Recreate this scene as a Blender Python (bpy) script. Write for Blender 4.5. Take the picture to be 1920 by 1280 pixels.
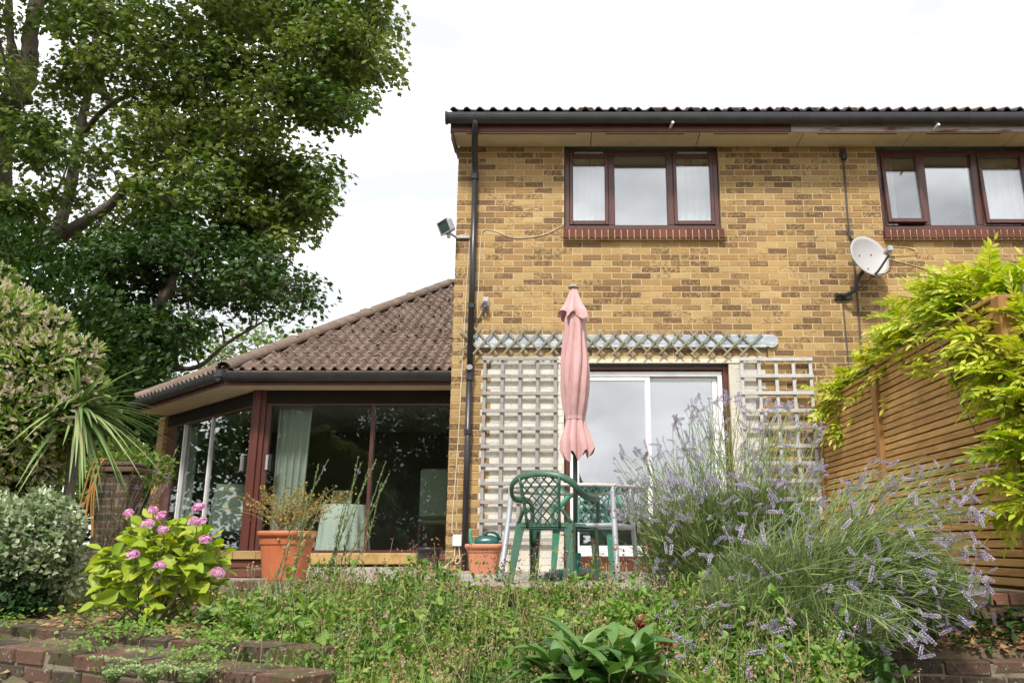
import bpy, bmesh, math, random
import numpy as np
from mathutils import Matrix, Vector
R = math.radians
rng = np.random.default_rng(7); random.seed(7)
scene = bpy.context.scene
COL = scene.collection
for o in list(bpy.data.objects): bpy.data.objects.remove(o)

# ---------------------------------------------------------------- camera, sky, sun, exposure
PITCH, CAMZ, FPX, PPX, PPY = R(13.9), .27, 1536., 1060., 640.     # z = 0 is the patio; house wall at y = 8.9
cam = bpy.data.cameras.new('camera'); cam_o = bpy.data.objects.new('camera', cam); COL.objects.link(cam_o)
cam.sensor_width = 36; cam.lens = 28.8; cam.shift_x = -100 / 1920; cam.clip_end = 2000; cam.clip_start = .05
cam_o.location = (0, 0, CAMZ); cam_o.rotation_euler = (R(90) + PITCH, 0, 0)
scene.camera = cam_o
SUN_EL, SUN_AZ = R(52), R(-14)          # high, behind the photographer's left shoulder
w = bpy.data.worlds.new('World'); scene.world = w; w.use_nodes = True
nt = w.node_tree; nt.nodes.clear()
def wn(t, **k):
    n = nt.nodes.new(t)
    for a, b in k.items(): setattr(n, a, b)
    return n
sky = wn('ShaderNodeTexSky', sky_type='NISHITA', sun_disc=False)
sky.sun_elevation = SUN_EL; sky.sun_rotation = R(180) - SUN_AZ
bgA = wn('ShaderNodeBackground'); bgA.inputs[1].default_value = .13
bgB = wn('ShaderNodeBackground'); bgB.inputs[1].default_value = 1.12
tc = wn('ShaderNodeTexCoord'); mp = wn('ShaderNodeMapping'); mp.inputs['Location'].default_value = (3.1, 1.7, .4); mp.inputs['Scale'].default_value = (1, 1, 2.2)
nz = wn('ShaderNodeTexNoise'); nz.inputs['Scale'].default_value = 3.2; nz.inputs['Detail'].default_value = 8; nz.inputs['Roughness'].default_value = .55
rc = wn('ShaderNodeValToRGB'); rc.color_ramp.elements[0].position = .40; rc.color_ramp.elements[0].color = (.43, .44, .45, 1)
rc.color_ramp.elements[1].position = .66; rc.color_ramp.elements[1].color = (1, 1, 1, 1)
rf = wn('ShaderNodeValToRGB'); rf.color_ramp.elements[0].position = .30; rf.color_ramp.elements[0].color = (.95,) * 3 + (1,)
rf.color_ramp.elements[1].position = .52; rf.color_ramp.elements[1].color = (.97,) * 3 + (1,)
mx = wn('ShaderNodeMixShader'); out = wn('ShaderNodeOutputWorld')
L = nt.links.new
L(tc.outputs['Generated'], mp.inputs[0]); L(mp.outputs[0], nz.inputs['Vector']); L(nz.outputs['Fac'], rc.inputs[0]); L(nz.outputs['Fac'], rf.inputs[0])
L(rc.outputs[0], bgB.inputs[0]); L(sky.outputs[0], bgA.inputs[0]); L(rf.outputs[0], mx.inputs[0])
L(bgA.outputs[0], mx.inputs[1]); L(bgB.outputs[0], mx.inputs[2]); L(mx.outputs[0], out.inputs[0])
sun = bpy.data.lights.new('sun', 'SUN'); sun_o = bpy.data.objects.new('sun', sun); COL.objects.link(sun_o)
sun.energy = 2.4; sun.angle = R(8); sun.color = (1, .95, .86)
sun_o.rotation_euler = (R(90) - SUN_EL, 0, SUN_AZ)
sun_o.location = (-4, -8, 12)
vs = scene.view_settings
cy = scene.cycles; cy.use_adaptive_sampling = True; cy.adaptive_threshold = .02; cy.max_bounces = 6; cy.diffuse_bounces = 2; cy.glossy_bounces = 3; cy.transmission_bounces = 3; cy.transparent_max_bounces = 8; cy.caustics_reflective = False; cy.caustics_refractive = False
vs.view_transform = 'Standard'; vs.look = 'None'; vs.exposure = 1.03; vs.gamma = 1; vs.use_curve_mapping = False

# ---------------------------------------------------------------- helpers
def at(px, py, d):
    """world point seen at photo pixel (px, py), d metres in front of the camera"""
    u = (px - PPX) / FPX; v = (PPY - py) / FPX
    y = math.cos(PITCH) - v * math.sin(PITCH); z = math.sin(PITCH) + v * math.cos(PITCH)
    t = d / y
    return np.array([u * t, d, CAMZ + z * t])
def nrm(a):
    a = np.asarray(a, float); return a / np.maximum(np.linalg.norm(a, axis=-1, keepdims=True), 1e-9)
def wm(o):
    m = o.matrix_basis.copy()
    return wm(o.parent) @ o.matrix_parent_inverse @ m if o.parent else m
def put(name, data, parent=None, M=None, local=False):
    o = bpy.data.objects.new(name, data); COL.objects.link(o)
    if M is not None: o.matrix_basis = M
    if parent is not None:
        o.parent = parent
        if not local: o.matrix_parent_inverse = wm(parent).inverted()
    return o
def thing(name, loc, label, cat, group=None, rz=0):
    o = put(name, None); o.empty_display_size = .1; o.location = loc; o.rotation_euler = (0, 0, rz)
    return tag(o, label, cat, group)
def tag(o, label=None, cat=None, group=None, kind=None):
    for k, v in (('label', label), ('category', cat), ('group', group), ('kind', kind)):
        if v: o[k] = v
    return o
def raw_mesh(name, V, F, mat=None, smooth=False):
    V = np.asarray(V, np.float32); F = np.asarray(F, np.int32)
    me = bpy.data.meshes.new(name); k = F.shape[1]
    me.vertices.add(len(V)); me.vertices.foreach_set('co', V.ravel())
    me.loops.add(F.size); me.loops.foreach_set('vertex_index', F.ravel())
    me.polygons.add(len(F)); me.polygons.foreach_set('loop_start', np.arange(0, F.size, k, dtype=np.int32))
    me.polygons.foreach_set('loop_total', np.full(len(F), k, np.int32))
    me.polygons.foreach_set('use_smooth', np.full(len(F), bool(smooth)))
    me.update(calc_edges=True)
    if mat: me.materials.append(MAT[mat])
    return me
class MB:
    def __init__(s): s.V = []; s.F = []; s.n = 0
    def add(s, V, F):
        V = np.asarray(V, float); F = np.asarray(F, int)
        s.V.append(V); s.F.append(F + s.n); s.n += len(V); return s
    def box(s, x0, x1, y0, y1, z0, z1, b=.004, M=None):
        V, F = cbox(abs(x1 - x0), abs(y1 - y0), abs(z1 - z0), b)
        V = V + [(x0 + x1) / 2, (y0 + y1) / 2, (z0 + z1) / 2]
        if M is not None: V = xf(M, V)
        return s.add(V, F)
    def bar(s, p, q, wd, th, b=.002, up=(0, 0, 1)):
        p = np.asarray(p, float); q = np.asarray(q, float); y = nrm(q - p); x = nrm(np.cross(y, up)); z = np.cross(x, y)
        V, F = cbox(wd, np.linalg.norm(q - p), th, b)
        return s.add(V[:, :1] * x + V[:, 1:2] * y + V[:, 2:] * z + (p + q) / 2, F)
    def tube(s, path, r, n=6, cap=True): return s.add(*tube(path, r, n, cap))
    def build(s, name, mat, parent=None, smooth=False, local=False, kind=None, M=None):
        me = raw_mesh(name, np.concatenate(s.V), np.concatenate(s.F), mat, smooth)
        o = put(name, me, parent, M=M, local=local)
        if kind: o['kind'] = kind
        return o
def xf(M, V):
    A = np.array(M); return np.asarray(V) @ A[:3, :3].T + A[:3, 3]
_cb = []
def cbox(sx, sy, sz, b):
    if not _cb:
        idx = {}; S = []; K = []
        for a in (-1, 1):
            for c in (-1, 1):
                for e in (-1, 1):
                    for k in range(3):
                        idx[(a, c, e, k)] = len(S); S.append((a, c, e)); K.append([0 if j == k else 1 for j in range(3)])
        Fq = []
        for k in range(3):
            for sg in (-1, 1):
                o = [j for j in range(3) if j != k]; q = []
                for u, v in ((-1, -1), (1, -1), (1, 1), (-1, 1)):
                    c = [0] * 3; c[k] = sg; c[o[0]] = u; c[o[1]] = v; q.append(idx[(*c, k)])
                Fq.append(q)
        for k, l in ((0, 1), (0, 2), (1, 2)):
            m = 3 - k - l
            for a in (-1, 1):
                for c in (-1, 1):
                    def cc(t):
                        r = [0] * 3; r[k] = a; r[l] = c; r[m] = t; return r
                    Fq.append([idx[(*cc(-1), k)], idx[(*cc(1), k)], idx[(*cc(1), l)], idx[(*cc(-1), l)]])
        T = []
        for q in Fq: T += [(q[0], q[1], q[2]), (q[0], q[2], q[3])]
        for a in (-1, 1):
            for c in (-1, 1):
                for e in (-1, 1): T.append(tuple(idx[(a, c, e, k)] for k in range(3)))
        S = np.array(S, float); K = np.array(K, float); V = S * (1 - .2 * K); T2 = []
        for t in T:
            p = V[list(t)]; n = np.cross(p[1] - p[0], p[2] - p[0])
            T2.append(t if n @ p.mean(0) > 0 else t[::-1])
        _cb.extend([S, K, np.array(T2)])
    S, K, T = _cb; h = np.array([sx, sy, sz]) / 2; b = min(b, h.min() * .9)
    return S * (h - b * K), T
def tube(path, r, n=6, cap=True, flat=None):
    """swept tube; r scalar or per point; flat=(a,b) scales the section"""
    P = np.asarray(path, float); m = len(P); r = np.broadcast_to(np.asarray(r, float), (m,))
    T = np.gradient(P, axis=0); T = nrm(T)
    up = np.array([0, 0, 1.]) if abs(T[0][2]) < .95 else np.array([1., 0, 0])
    x = nrm(np.cross(T[0], up)); V = []
    a = np.arange(n) / n * 2 * np.pi
    fa, fb = flat or (1, 1)
    for i in range(m):
        x = nrm(x - T[i] * (x @ T[i])); y = np.cross(T[i], x)
        V.append(P[i] + r[i] * (np.cos(a)[:, None] * x * fa + np.sin(a)[:, None] * y * fb))
    V = np.concatenate(V); F = []
    for i in range(m - 1):
        for j in range(n):
            p, q = i * n + j, i * n + (j + 1) % n
            F += [(p, q, q + n), (p, q + n, p + n)]
    if cap:
        V = np.concatenate([V, P[:1], P[-1:]]); c = len(V) - 2
        for j in range(n): F += [(c, (j + 1) % n, j), (c + 1, (m - 1) * n + j, (m - 1) * n + (j + 1) % n)]
    return V, np.array(F)
def curve(pts, n=12):
    """Catmull-Rom through pts"""
    P = np.asarray(pts, float); P = np.concatenate([[2 * P[0] - P[1]], P, [2 * P[-1] - P[-2]]]); o = []
    k = len(P) - 3
    for t in np.linspace(0, k - 1e-6, n):
        i = int(t); f = t - i; a, b, c, d = P[i:i + 4]
        o.append(.5 * (2 * b + (c - a) * f + (2 * a - 5 * b + 4 * c - d) * f * f + (3 * b - a - 3 * c + d) * f ** 3))
    return np.array(o)
def lathe(prof, n=28, cx=0, cy=0, sq=0):
    """prof: list of (r, z)"""
    a = np.arange(n) / n * 2 * np.pi; V = []
    for r, z in prof:
        k = 1 if not sq else 1 / (np.abs(np.cos(a)) ** sq + np.abs(np.sin(a)) ** sq) ** (1 / sq)
        V.append(np.stack([cx + r * k * np.cos(a), cy + r * k * np.sin(a), np.full(n, z)], 1))
    V = np.concatenate(V); F = []
    for i in range(len(prof) - 1):
        for j in range(n):
            p, q = i * n + j, i * n + (j + 1) % n
            F += [(p, q, q + n), (p, q + n, p + n)]
    return V, np.array(F)
# instanced leaves -------------------------------------------------
def frames(d, up):
    y = nrm(d); x = nrm(np.cross(y, up)); return x, y, np.cross(x, y)
def scatter(T, pos, d, up, size):
    """copies of template T=(V,F): length along d, normal near up"""
    TV, TF = T; pos = np.asarray(pos, float); N = len(pos); x, y, z = frames(d, up)
    s = np.broadcast_to(np.asarray(size, float).reshape(-1, 1, 1) if np.ndim(size) == 1 else np.asarray(size, float).reshape(-1, 1, 3) if np.ndim(size) == 2 else np.asarray(size, float), (N, 1, 3))
    A = TV[None] * s
    V = A[..., :1] * x[:, None] + A[..., 1:2] * y[:, None] + A[..., 2:] * z[:, None] + pos[:, None]
    F = TF[None] + (np.arange(N) * len(TV))[:, None, None]
    return V.reshape(-1, 3), F.reshape(-1, 3)
def rdir(n): return nrm(rng.normal(size=(n, 3)))
T_OVAL = (np.array([(0, 0, 0), (-.30, .32, .07), (.30, .32, .07), (0, .45, 0), (-.24, .68, .05), (.24, .68, .05), (0, 1, -.06)]),
          np.array([(0, 3, 1), (0, 2, 3), (1, 3, 4), (2, 5, 3), (3, 6, 4), (3, 5, 6)]))
T_LANCE = (np.array([(0, 0, 0), (-.10, .35, .02), (.10, .35, .02), (-.08, .7, 0), (.08, .7, 0), (0, 1, -.08)]),
           np.array([(0, 2, 1), (1, 2, 4), (1, 4, 3), (3, 4, 5)]))
T_NEEDLE = (np.array([(-.035, 0, 0), (.035, 0, 0), (.03, .6, .03), (-.03, .6, .03), (0, 1, .01)]), np.array([(0, 1, 2), (0, 2, 3), (3, 2, 4)]))
def fine(w, n=7):
    V = []; F = []
    for i in range(n):
        t = i / (n - 1); hw = w * math.sin(math.pi * t ** .8) ** .9 * .5 if 0 < t < 1 else .004
        V += [(-hw, t, .35 * hw - .16 * t * t), (0, t, -.16 * t * t), (hw, t, .35 * hw - .16 * t * t)]
    for i in range(n - 1):
        a = i * 3; F += [(a, a + 1, a + 4), (a, a + 4, a + 3), (a + 1, a + 2, a + 5), (a + 1, a + 5, a + 4)]
    return np.array(V), np.array(F)
def maple():
    o = [(0, 0), (-.44, .08), (-.30, .30), (-.54, .56), (-.19, .64), (0, 1.0), (.19, .64), (.54, .56), (.30, .30), (.44, .08)]
    V = [(x, y, -.12 * abs(x) - .1 * y * y) for x, y in o] + [(0, .35, .06)]
    n = len(o)
    return np.array(V), np.array([(n, (i + 1) % n, i) for i in range(n)])
T_MAPLE = maple()
T_TRI5 = (np.array([(0, 0, 0), (-.42, .30, .05), (.42, .30, .05), (0, .40, 0), (-.20, .62, -.02), (.20, .62, -.02), (0, 1, -.08)]), T_OVAL[1])
def blob(n, c, r, shell=.35, flat=1.):
    """points in an ellipsoid, denser at its skin"""
    d = rdir(n); q = (shell + (1 - shell) * rng.random(n)) ** .5
    return np.asarray(c) + d * q[:, None] * np.asarray(r), d

# ---------------------------------------------------------------- materials
MAT = {}
def newmat(name):
    m = bpy.data.materials.new(name); m.use_nodes = True; t = m.node_tree; t.nodes.clear(); MAT[name] = m
    def N(ty, **k):
        n = t.nodes.new(ty)
        for a, b in k.items():
            if a.startswith('i_'):
                key = a[2:].replace('_', ' '); n.inputs[int(key) if key.isdigit() else key].default_value = b
            else: setattr(n, a, b)
        return n
    return m, t, N, t.links.new
def rnd_node(N, L):
    g = N('ShaderNodeNewGeometry'); oi = N('ShaderNodeObjectInfo')
    a = N('ShaderNodeMath', operation='ADD'); f = N('ShaderNodeMath', operation='FRACT')
    L(g.outputs['Random Per Island'], a.inputs[0]); L(oi.outputs['Random'], a.inputs[1]); L(a.outputs[0], f.inputs[0])
    return f.outputs[0], g
def ramp(N, cols, pos=None):
    r = N('ShaderNodeValToRGB'); e = r.color_ramp.elements
    while len(e) < len(cols): e.new(.5)
    for i, c in enumerate(cols):
        e[i].position = pos[i] if pos else i / max(1, len(cols) - 1); e[i].color = (*c, 1)
    return r
def pmat(name, cols, rough=.6, scale=8., detail=5, rnd=.3, bump=0., bscale=60., trans=0., metal=0., spec=.4, stretch=(1, 1, 1), pos=None, rvar=.0, coat=0.):
    m, t, N, L = newmat(name)
    r, g = rnd_node(N, L)
    mp = N('ShaderNodeMapping'); mp.inputs['Scale'].default_value = stretch; L(g.outputs['Position'], mp.inputs[0])
    # shift the pattern from piece to piece
    ad = N('ShaderNodeVectorMath', operation='ADD'); cb = N('ShaderNodeMath', operation='MULTIPLY'); cb.inputs[1].default_value = 37.
    L(r, cb.inputs[0]); L(mp.outputs[0], ad.inputs[0]); L(cb.outputs[0], ad.inputs[1])
    nz = N('ShaderNodeTexNoise'); nz.inputs['Scale'].default_value = scale; nz.inputs['Detail'].default_value = detail; nz.inputs['Roughness'].default_value = .62
    L((ad if rnd > 0 and bump >= 0 and trans == 0 else mp).outputs[0], nz.inputs['Vector'])
    mr = N('ShaderNodeMapRange'); mr.inputs[1].default_value = .28; mr.inputs[2].default_value = .72; L(nz.outputs['Fac'], mr.inputs[0])
    mix = N('ShaderNodeMix'); mix.inputs[0].default_value = rnd; L(mr.outputs[0], mix.inputs[2]); L(r, mix.inputs[3])
    rp = ramp(N, cols, pos); L(mix.outputs[0], rp.inputs[0])
    b = N('ShaderNodeBsdfPrincipled'); L(rp.outputs[0], b.inputs['Base Color'])
    b.inputs['Roughness'].default_value = rough; b.inputs['Metallic'].default_value = metal; b.inputs['Specular IOR Level'].default_value = spec
    b.inputs['Coat Weight'].default_value = coat
    if rvar:
        q = N('ShaderNodeMapRange'); q.inputs[3].default_value = rough - rvar; q.inputs[4].default_value = rough + rvar; L(nz.outputs['Fac'], q.inputs[0]); L(q.outputs[0], b.inputs['Roughness'])
    if bump > 0:
        n2 = N('ShaderNodeTexNoise'); n2.inputs['Scale'].default_value = bscale; n2.inputs['Detail'].default_value = 4; L(mp.outputs[0], n2.inputs['Vector'])
        bp = N('ShaderNodeBump'); bp.inputs['Strength'].default_value = bump; bp.inputs['Distance'].default_value = .01
        L(n2.outputs['Fac'], bp.inputs['Height']); L(bp.outputs[0], b.inputs['Normal'])
    o = N('ShaderNodeOutputMaterial')
    if trans:
        tr = N('ShaderNodeBsdfTranslucent'); ms = N('ShaderNodeMixShader'); ms.inputs[0].default_value = trans
        hs = N('ShaderNodeHueSaturation'); hs.inputs['Saturation'].default_value = 1.1; hs.inputs['Value'].default_value = 1.35
        L(rp.outputs[0], hs.inputs['Color']); L(hs.outputs[0], tr.inputs[0])
        L(b.outputs[0], ms.inputs[1]); L(tr.outputs[0], ms.inputs[2]); L(ms.outputs[0], o.inputs[0])
    else: L(b.outputs[0], o.inputs[0])
    return m
def brickmat(name, cols, pos, dark, spots, white=0.):
    m, t, N, L = newmat(name); r, g = rnd_node(N, L)
    rp = ramp(N, cols, pos); rp.color_ramp.interpolation = 'LINEAR'; L(r, rp.inputs[0])
    cb = N('ShaderNodeMath', operation='MULTIPLY'); cb.inputs[1].default_value = 91.; L(r, cb.inputs[0])
    ad = N('ShaderNodeVectorMath', operation='ADD'); L(g.outputs['Position'], ad.inputs[0]); L(cb.outputs[0], ad.inputs[1])
    n1 = N('ShaderNodeTexNoise'); n1.inputs['Scale'].default_value = 34; n1.inputs['Detail'].default_value = 6; n1.inputs['Roughness'].default_value = .7; L(ad.outputs[0], n1.inputs['Vector'])
    # per-brick threshold of the dark burnt blotches
    r2 = N('ShaderNodeMath', operation='MULTIPLY'); r2.inputs[1].default_value = 7.31; L(r, r2.inputs[0])
    r3 = N('ShaderNodeMath', operation='FRACT'); L(r2.outputs[0], r3.inputs[0])
    th = N('ShaderNodeMapRange'); th.inputs[3].default_value = .68; th.inputs[4].default_value = .68 - spots; L(r3.outputs[0], th.inputs[0])
    sb = N('ShaderNodeMath', operation='SUBTRACT'); L(n1.outputs['Fac'], sb.inputs[0]); L(th.outputs[0], sb.inputs[1])
    ml = N('ShaderNodeMath', operation='MULTIPLY'); ml.inputs[1].default_value = 5.5; ml.use_clamp = True; L(sb.outputs[0], ml.inputs[0])
    n2 = N('ShaderNodeTexNoise'); n2.inputs['Scale'].default_value = 130; n2.inputs['Detail'].default_value = 3; L(g.outputs['Position'], n2.inputs['Vector'])
    n3 = N('ShaderNodeTexNoise'); n3.inputs['Scale'].default_value = .9; n3.inputs['Detail'].default_value = 6; m3 = N('ShaderNodeMapping'); m3.inputs['Scale'].default_value = (1.4, 1.4, .45); L(g.outputs['Position'], m3.inputs[0]); L(m3.outputs[0], n3.inputs['Vector'])
    mix = N('ShaderNodeMix', data_type='RGBA'); L(ml.outputs[0], mix.inputs[0]); L(rp.outputs[0], mix.inputs[6]); mix.inputs[7].default_value = (*dark, 1)
    v1 = N('ShaderNodeMapRange'); v1.inputs[1].default_value = .3; v1.inputs[2].default_value = .7; v1.inputs[3].default_value = .72; v1.inputs[4].default_value = 1.22; L(n2.outputs['Fac'], v1.inputs[0])
    v2 = N('ShaderNodeMapRange'); v2.inputs[1].default_value = .3; v2.inputs[2].default_value = .7; v2.inputs[3].default_value = .80; v2.inputs[4].default_value = 1.14; L(n3.outputs['Fac'], v2.inputs[0])
    vm = N('ShaderNodeMath', operation='MULTIPLY'); L(v1.outputs[0], vm.inputs[0]); L(v2.outputs[0], vm.inputs[1])
    hs = N('ShaderNodeHueSaturation'); L(mix.outputs[2], hs.inputs['Color']); L(vm.outputs[0], hs.inputs['Value'])
    b = N('ShaderNodeBsdfPrincipled'); L(hs.outputs[0], b.inputs['Base Color']); b.inputs['Roughness'].default_value = .88; b.inputs['Specular IOR Level'].default_value = .2
    if white:
        nl = N('ShaderNodeTexNoise'); nl.inputs['Scale'].default_value = 28; nl.inputs['Detail'].default_value = 5; nl.inputs['Roughness'].default_value = .7; L(g.outputs['Position'], nl.inputs['Vector'])
        rl = N('ShaderNodeMapRange'); rl.inputs[1].default_value = .60; rl.inputs[2].default_value = .68; rl.inputs[4].default_value = white; L(nl.outputs['Fac'], rl.inputs[0])
        nm = N('ShaderNodeTexNoise'); nm.inputs['Scale'].default_value = 6; nm.inputs['Detail'].default_value = 6; L(g.outputs['Position'], nm.inputs['Vector'])
        rm_ = N('ShaderNodeMapRange'); rm_.inputs[1].default_value = .50; rm_.inputs[2].default_value = .66; rm_.inputs[4].default_value = .75; L(nm.outputs['Fac'], rm_.inputs[0])
        x1 = N('ShaderNodeMix', data_type='RGBA'); L(rm_.outputs[0], x1.inputs[0]); L(hs.outputs[0], x1.inputs[6]); x1.inputs[7].default_value = (.055, .065, .025, 1)
        x2 = N('ShaderNodeMix', data_type='RGBA'); L(rl.outputs[0], x2.inputs[0]); L(x1.outputs[2], x2.inputs[6]); x2.inputs[7].default_value = (.34, .33, .26, 1); L(x2.outputs[2], b.inputs['Base Color'])
    bp = N('ShaderNodeBump'); bp.inputs['Strength'].default_value = .5; bp.inputs['Distance'].default_value = .006; L(n1.outputs['Fac'], bp.inputs['Height']); L(bp.outputs[0], b.inputs['Normal'])
    o = N('ShaderNodeOutputMaterial'); L(b.outputs[0], o.inputs[0])
def glassmat(name, tint, ior, rough=0.):
    m, t, N, L = newmat(name)
    tr = N('ShaderNodeBsdfTransparent'); tr.inputs[0].default_value = (*tint, 1)
    gl = N('ShaderNodeBsdfGlossy'); gl.inputs['Roughness'].default_value = rough; gl.inputs[0].default_value = (.97, .98, 1, 1)
    lw = N('ShaderNodeLayerWeight'); lw.inputs['Blend'].default_value = .5; pw = N('ShaderNodeMath', operation='POWER'); pw.inputs[1].default_value = 4.; L(lw.outputs['Facing'], pw.inputs[0])
    fr = N('ShaderNodeMapRange'); fr.inputs[3].default_value = ior; fr.inputs[4].default_value = 1.; L(pw.outputs[0], fr.inputs[0])
    ms = N('ShaderNodeMixShader'); o = N('ShaderNodeOutputMaterial')
    L(fr.outputs[0], ms.inputs[0]); L(tr.outputs[0], ms.inputs[1]); L(gl.outputs[0], ms.inputs[2]); L(ms.outputs[0], o.inputs[0])
brickmat('brick_yellow', [(.445, .31, .145), (.42, .28, .122), (.39, .247, .102), (.345, .212, .09), (.29, .175, .08), (.21, .133, .07)], [0, .3, .56, .79, .92, 1], (.155, .093, .05), .38)
brickmat('brick_white', [(.67, .645, .575), (.65, .62, .55), (.63, .60, .525)], [0, .5, 1], (.42, .33, .2), .05)
brickmat('brick_red', [(.20, .085, .055), (.16, .065, .045), (.13, .06, .045)], [0, .5, 1], (.07, .04, .035), .15)
brickmat('brick_sill', [(.165, .062, .045), (.135, .05, .038), (.105, .043, .034)], [0, .5, 1], (.06, .03, .028), .12)
brickmat('brick_old', [(.13, .075, .055), (.10, .065, .05), (.075, .055, .045), (.17, .08, .055)], [0, .4, .7, 1], (.045, .042, .03), .32, white=.8)
brickmat('brick_pier', [(.10, .065, .05), (.075, .055, .045), (.12, .075, .05)], [0, .5, 1], (.04, .035, .03), .3)
brickmat('brick_dark', [(.19, .10, .07), (.13, .075, .055), (.25, .12, .075)], [0, .5, 1], (.07, .05, .04), .25)
pmat('mortar', [(.46, .345, .18), (.54, .42, .24), (.36, .27, .14)], .95, 3.5, detail=8, rnd=0, bump=.4, bscale=160)
pmat('mortar_old', [(.14, .12, .085), (.22, .19, .135), (.11, .105, .065)], .95, 11, rnd=0, bump=.5, bscale=90)
pmat('mortar_pier', [(.12, .10, .07), (.16, .14, .10)], .95, 9, rnd=0)
pmat('mortar_white', [(.60, .57, .49), (.54, .50, .41)], .9, 6, rnd=0, bump=.3, bscale=90)
pmat('wood_brown', [(.070, .027, .023), (.10, .040, .034), (.05, .021, .018)], .32, 5, rnd=.15, bump=.12, bscale=25, stretch=(6, 6, 1), coat=.2)
pmat('wood_red', [(.08, .024, .018), (.105, .032, .023), (.06, .019, .015)], .4, 5, rnd=.2, bump=.15, bscale=25, stretch=(8, 8, 1))
pmat('fascia', [(.105, .042, .038), (.14, .06, .052), (.09, .038, .034)], .45, 4, rnd=.1, bump=.1, bscale=20)
pmat('fascia_worn', [(.15, .055, .05), (.36, .30, .31), (.45, .41, .42)], .7, 3.5, rnd=.1, bump=.2, bscale=30, stretch=(1, 1, 7), pos=[.12, .4, 1])
pmat('soffit', [(.62, .54, .40), (.70, .62, .48), (.52, .44, .31)], .85, 2.2, rnd=.12, bump=.2, bscale=120)
pmat('black_plastic', [(.018, .018, .02), (.035, .035, .038)], .33, 6, rnd=.1, spec=.5, rvar=.08)
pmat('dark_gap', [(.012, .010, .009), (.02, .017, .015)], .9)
pmat('white_alu', [(.72, .73, .74), (.80, .80, .80), (.62, .62, .62)], .35, 3, rnd=.1)
pmat('steel', [(.55, .56, .58), (.72, .72, .72)], .3, 5, metal=.7)
pmat('grey_metal', [(.36, .38, .42), (.46, .48, .52)], .42, 6, rnd=.1, metal=.25)
pmat('rim_metal', [(.42, .40, .37), (.55, .52, .48), (.25, .2, .16)], .5, 14, rnd=.1, metal=.2)
pmat('trellis_grey', [(.25, .235, .225), (.34, .32, .31), (.19, .175, .165)], .85, 7, rnd=.35, bump=.4, bscale=40, stretch=(3, 3, 3))
pmat('trellis_pale', [(.40, .39, .385), (.50, .49, .485), (.32, .31, .30)], .8, 7, rnd=.3, bump=.3, bscale=40)
pmat('lattice', [(.20, .175, .12), (.28, .25, .18), (.14, .12, .08)], .9, 9, rnd=.4, bump=.4, bscale=60)
pmat('flashing', [(.36, .42, .46), (.50, .54, .56), (.28, .34, .39), (.56, .56, .55), (.2, .17, .14)], .55, 5.5, rnd=0, bump=.3, bscale=22, stretch=(1, 1, 2.5), pos=[0, .35, .6, .9, 1])
pmat('cream_paint', [(.66, .58, .42), (.72, .65, .5), (.5, .42, .28)], .7, 8, rnd=.1, bump=.2)
pmat('pvc_white', [(.78, .77, .73), (.70, .69, .64)], .45, 6)
pmat('cable_white', [(.60, .52, .38), (.70, .62, .48)], .6, 6)
pmat('cable_dark', [(.05, .05, .055), (.09, .085, .08)], .6, 6)
pmat('cable_yellow', [(.55, .42, .16), (.62, .50, .22)], .6, 6)
pmat('dish', [(.36, .35, .355), (.42, .405, .41)], .5, 2, rnd=0)
pmat('lamp_glass', [(.05, .08, .07), (.07, .10, .09)], .12, 4, spec=.8)
pmat('tile', [(.075, .054, .044), (.13, .092, .073), (.185, .132, .104), (.27, .21, .165)], .9, 11, rnd=.4, bump=.6, bscale=45)
pmat('tile_main', [(.06, .055, .055), (.10, .08, .075), (.14, .085, .075)], .8, 7, rnd=.4, bump=.5, bscale=40)
pmat('hip_tile', [(.11, .08, .066), (.17, .125, .10), (.25, .19, .155)], .92, 6, rnd=.3, bump=.6, bscale=50)
pmat('moss', [(.10, .09, .035), (.20, .13, .05), (.06, .08, .025)], .95, 20, rnd=.6)
pmat('cement', [(.55, .53, .48), (.66, .64, .6)], .9, 12)
pmat('canvas', [(.52, .30, .30), (.62, .38, .375), (.68, .45, .44)], .92, 2.2, detail=8, rnd=0, bump=.6, bscale=26, trans=.12, stretch=(1, 1, .35))
pmat('canvas_red', [(.5, .08, .09), (.6, .12, .12)], .8, 4)
pmat('pole', [(.035, .05, .045), (.06, .075, .07)], .35, 6)
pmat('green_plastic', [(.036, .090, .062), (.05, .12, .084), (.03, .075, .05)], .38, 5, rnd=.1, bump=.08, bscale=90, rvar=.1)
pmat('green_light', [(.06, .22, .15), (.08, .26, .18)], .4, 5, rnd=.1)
pmat('green_dark', [(.01, .07, .065), (.02, .10, .09)], .3, 5, rnd=.1)
pmat('terracotta', [(.46, .13, .055), (.52, .165, .075), (.40, .11, .05)], .5, 4, rnd=.05, bump=.1, bscale=40, rvar=.1)
pmat('terracotta_pale', [(.50, .19, .10), (.56, .24, .14), (.42, .15, .08)], .6, 4, rnd=.05, bump=.1, bscale=40)
pmat('soil', [(.045, .032, .022), (.085, .06, .04), (.12, .085, .055)], .97, 14, rnd=0, bump=.8, bscale=40)
pmat('ground', [(.05, .045, .022), (.095, .07, .04), (.13, .10, .06), (.06, .07, .025)], .97, 5, detail=9, rnd=0, bump=.9, bscale=35)
pmat('slab', [(.29, .26, .225), (.34, .305, .265), (.26, .235, .205), (.32, .28, .235)], .9, 3, rnd=.4, bump=.12, bscale=70)
pmat('step_stone', [(.36, .22, .075), (.46, .30, .12), (.28, .17, .06)], .85, 7, rnd=.2, bump=.4, bscale=50)
pmat('fence_wood', [(.45, .255, .085), (.58, .345, .12), (.37, .195, .06), (.66, .43, .18)], .72, 4, detail=7, rnd=.4, bump=.35, bscale=30, stretch=(6, 1, 14))
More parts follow.
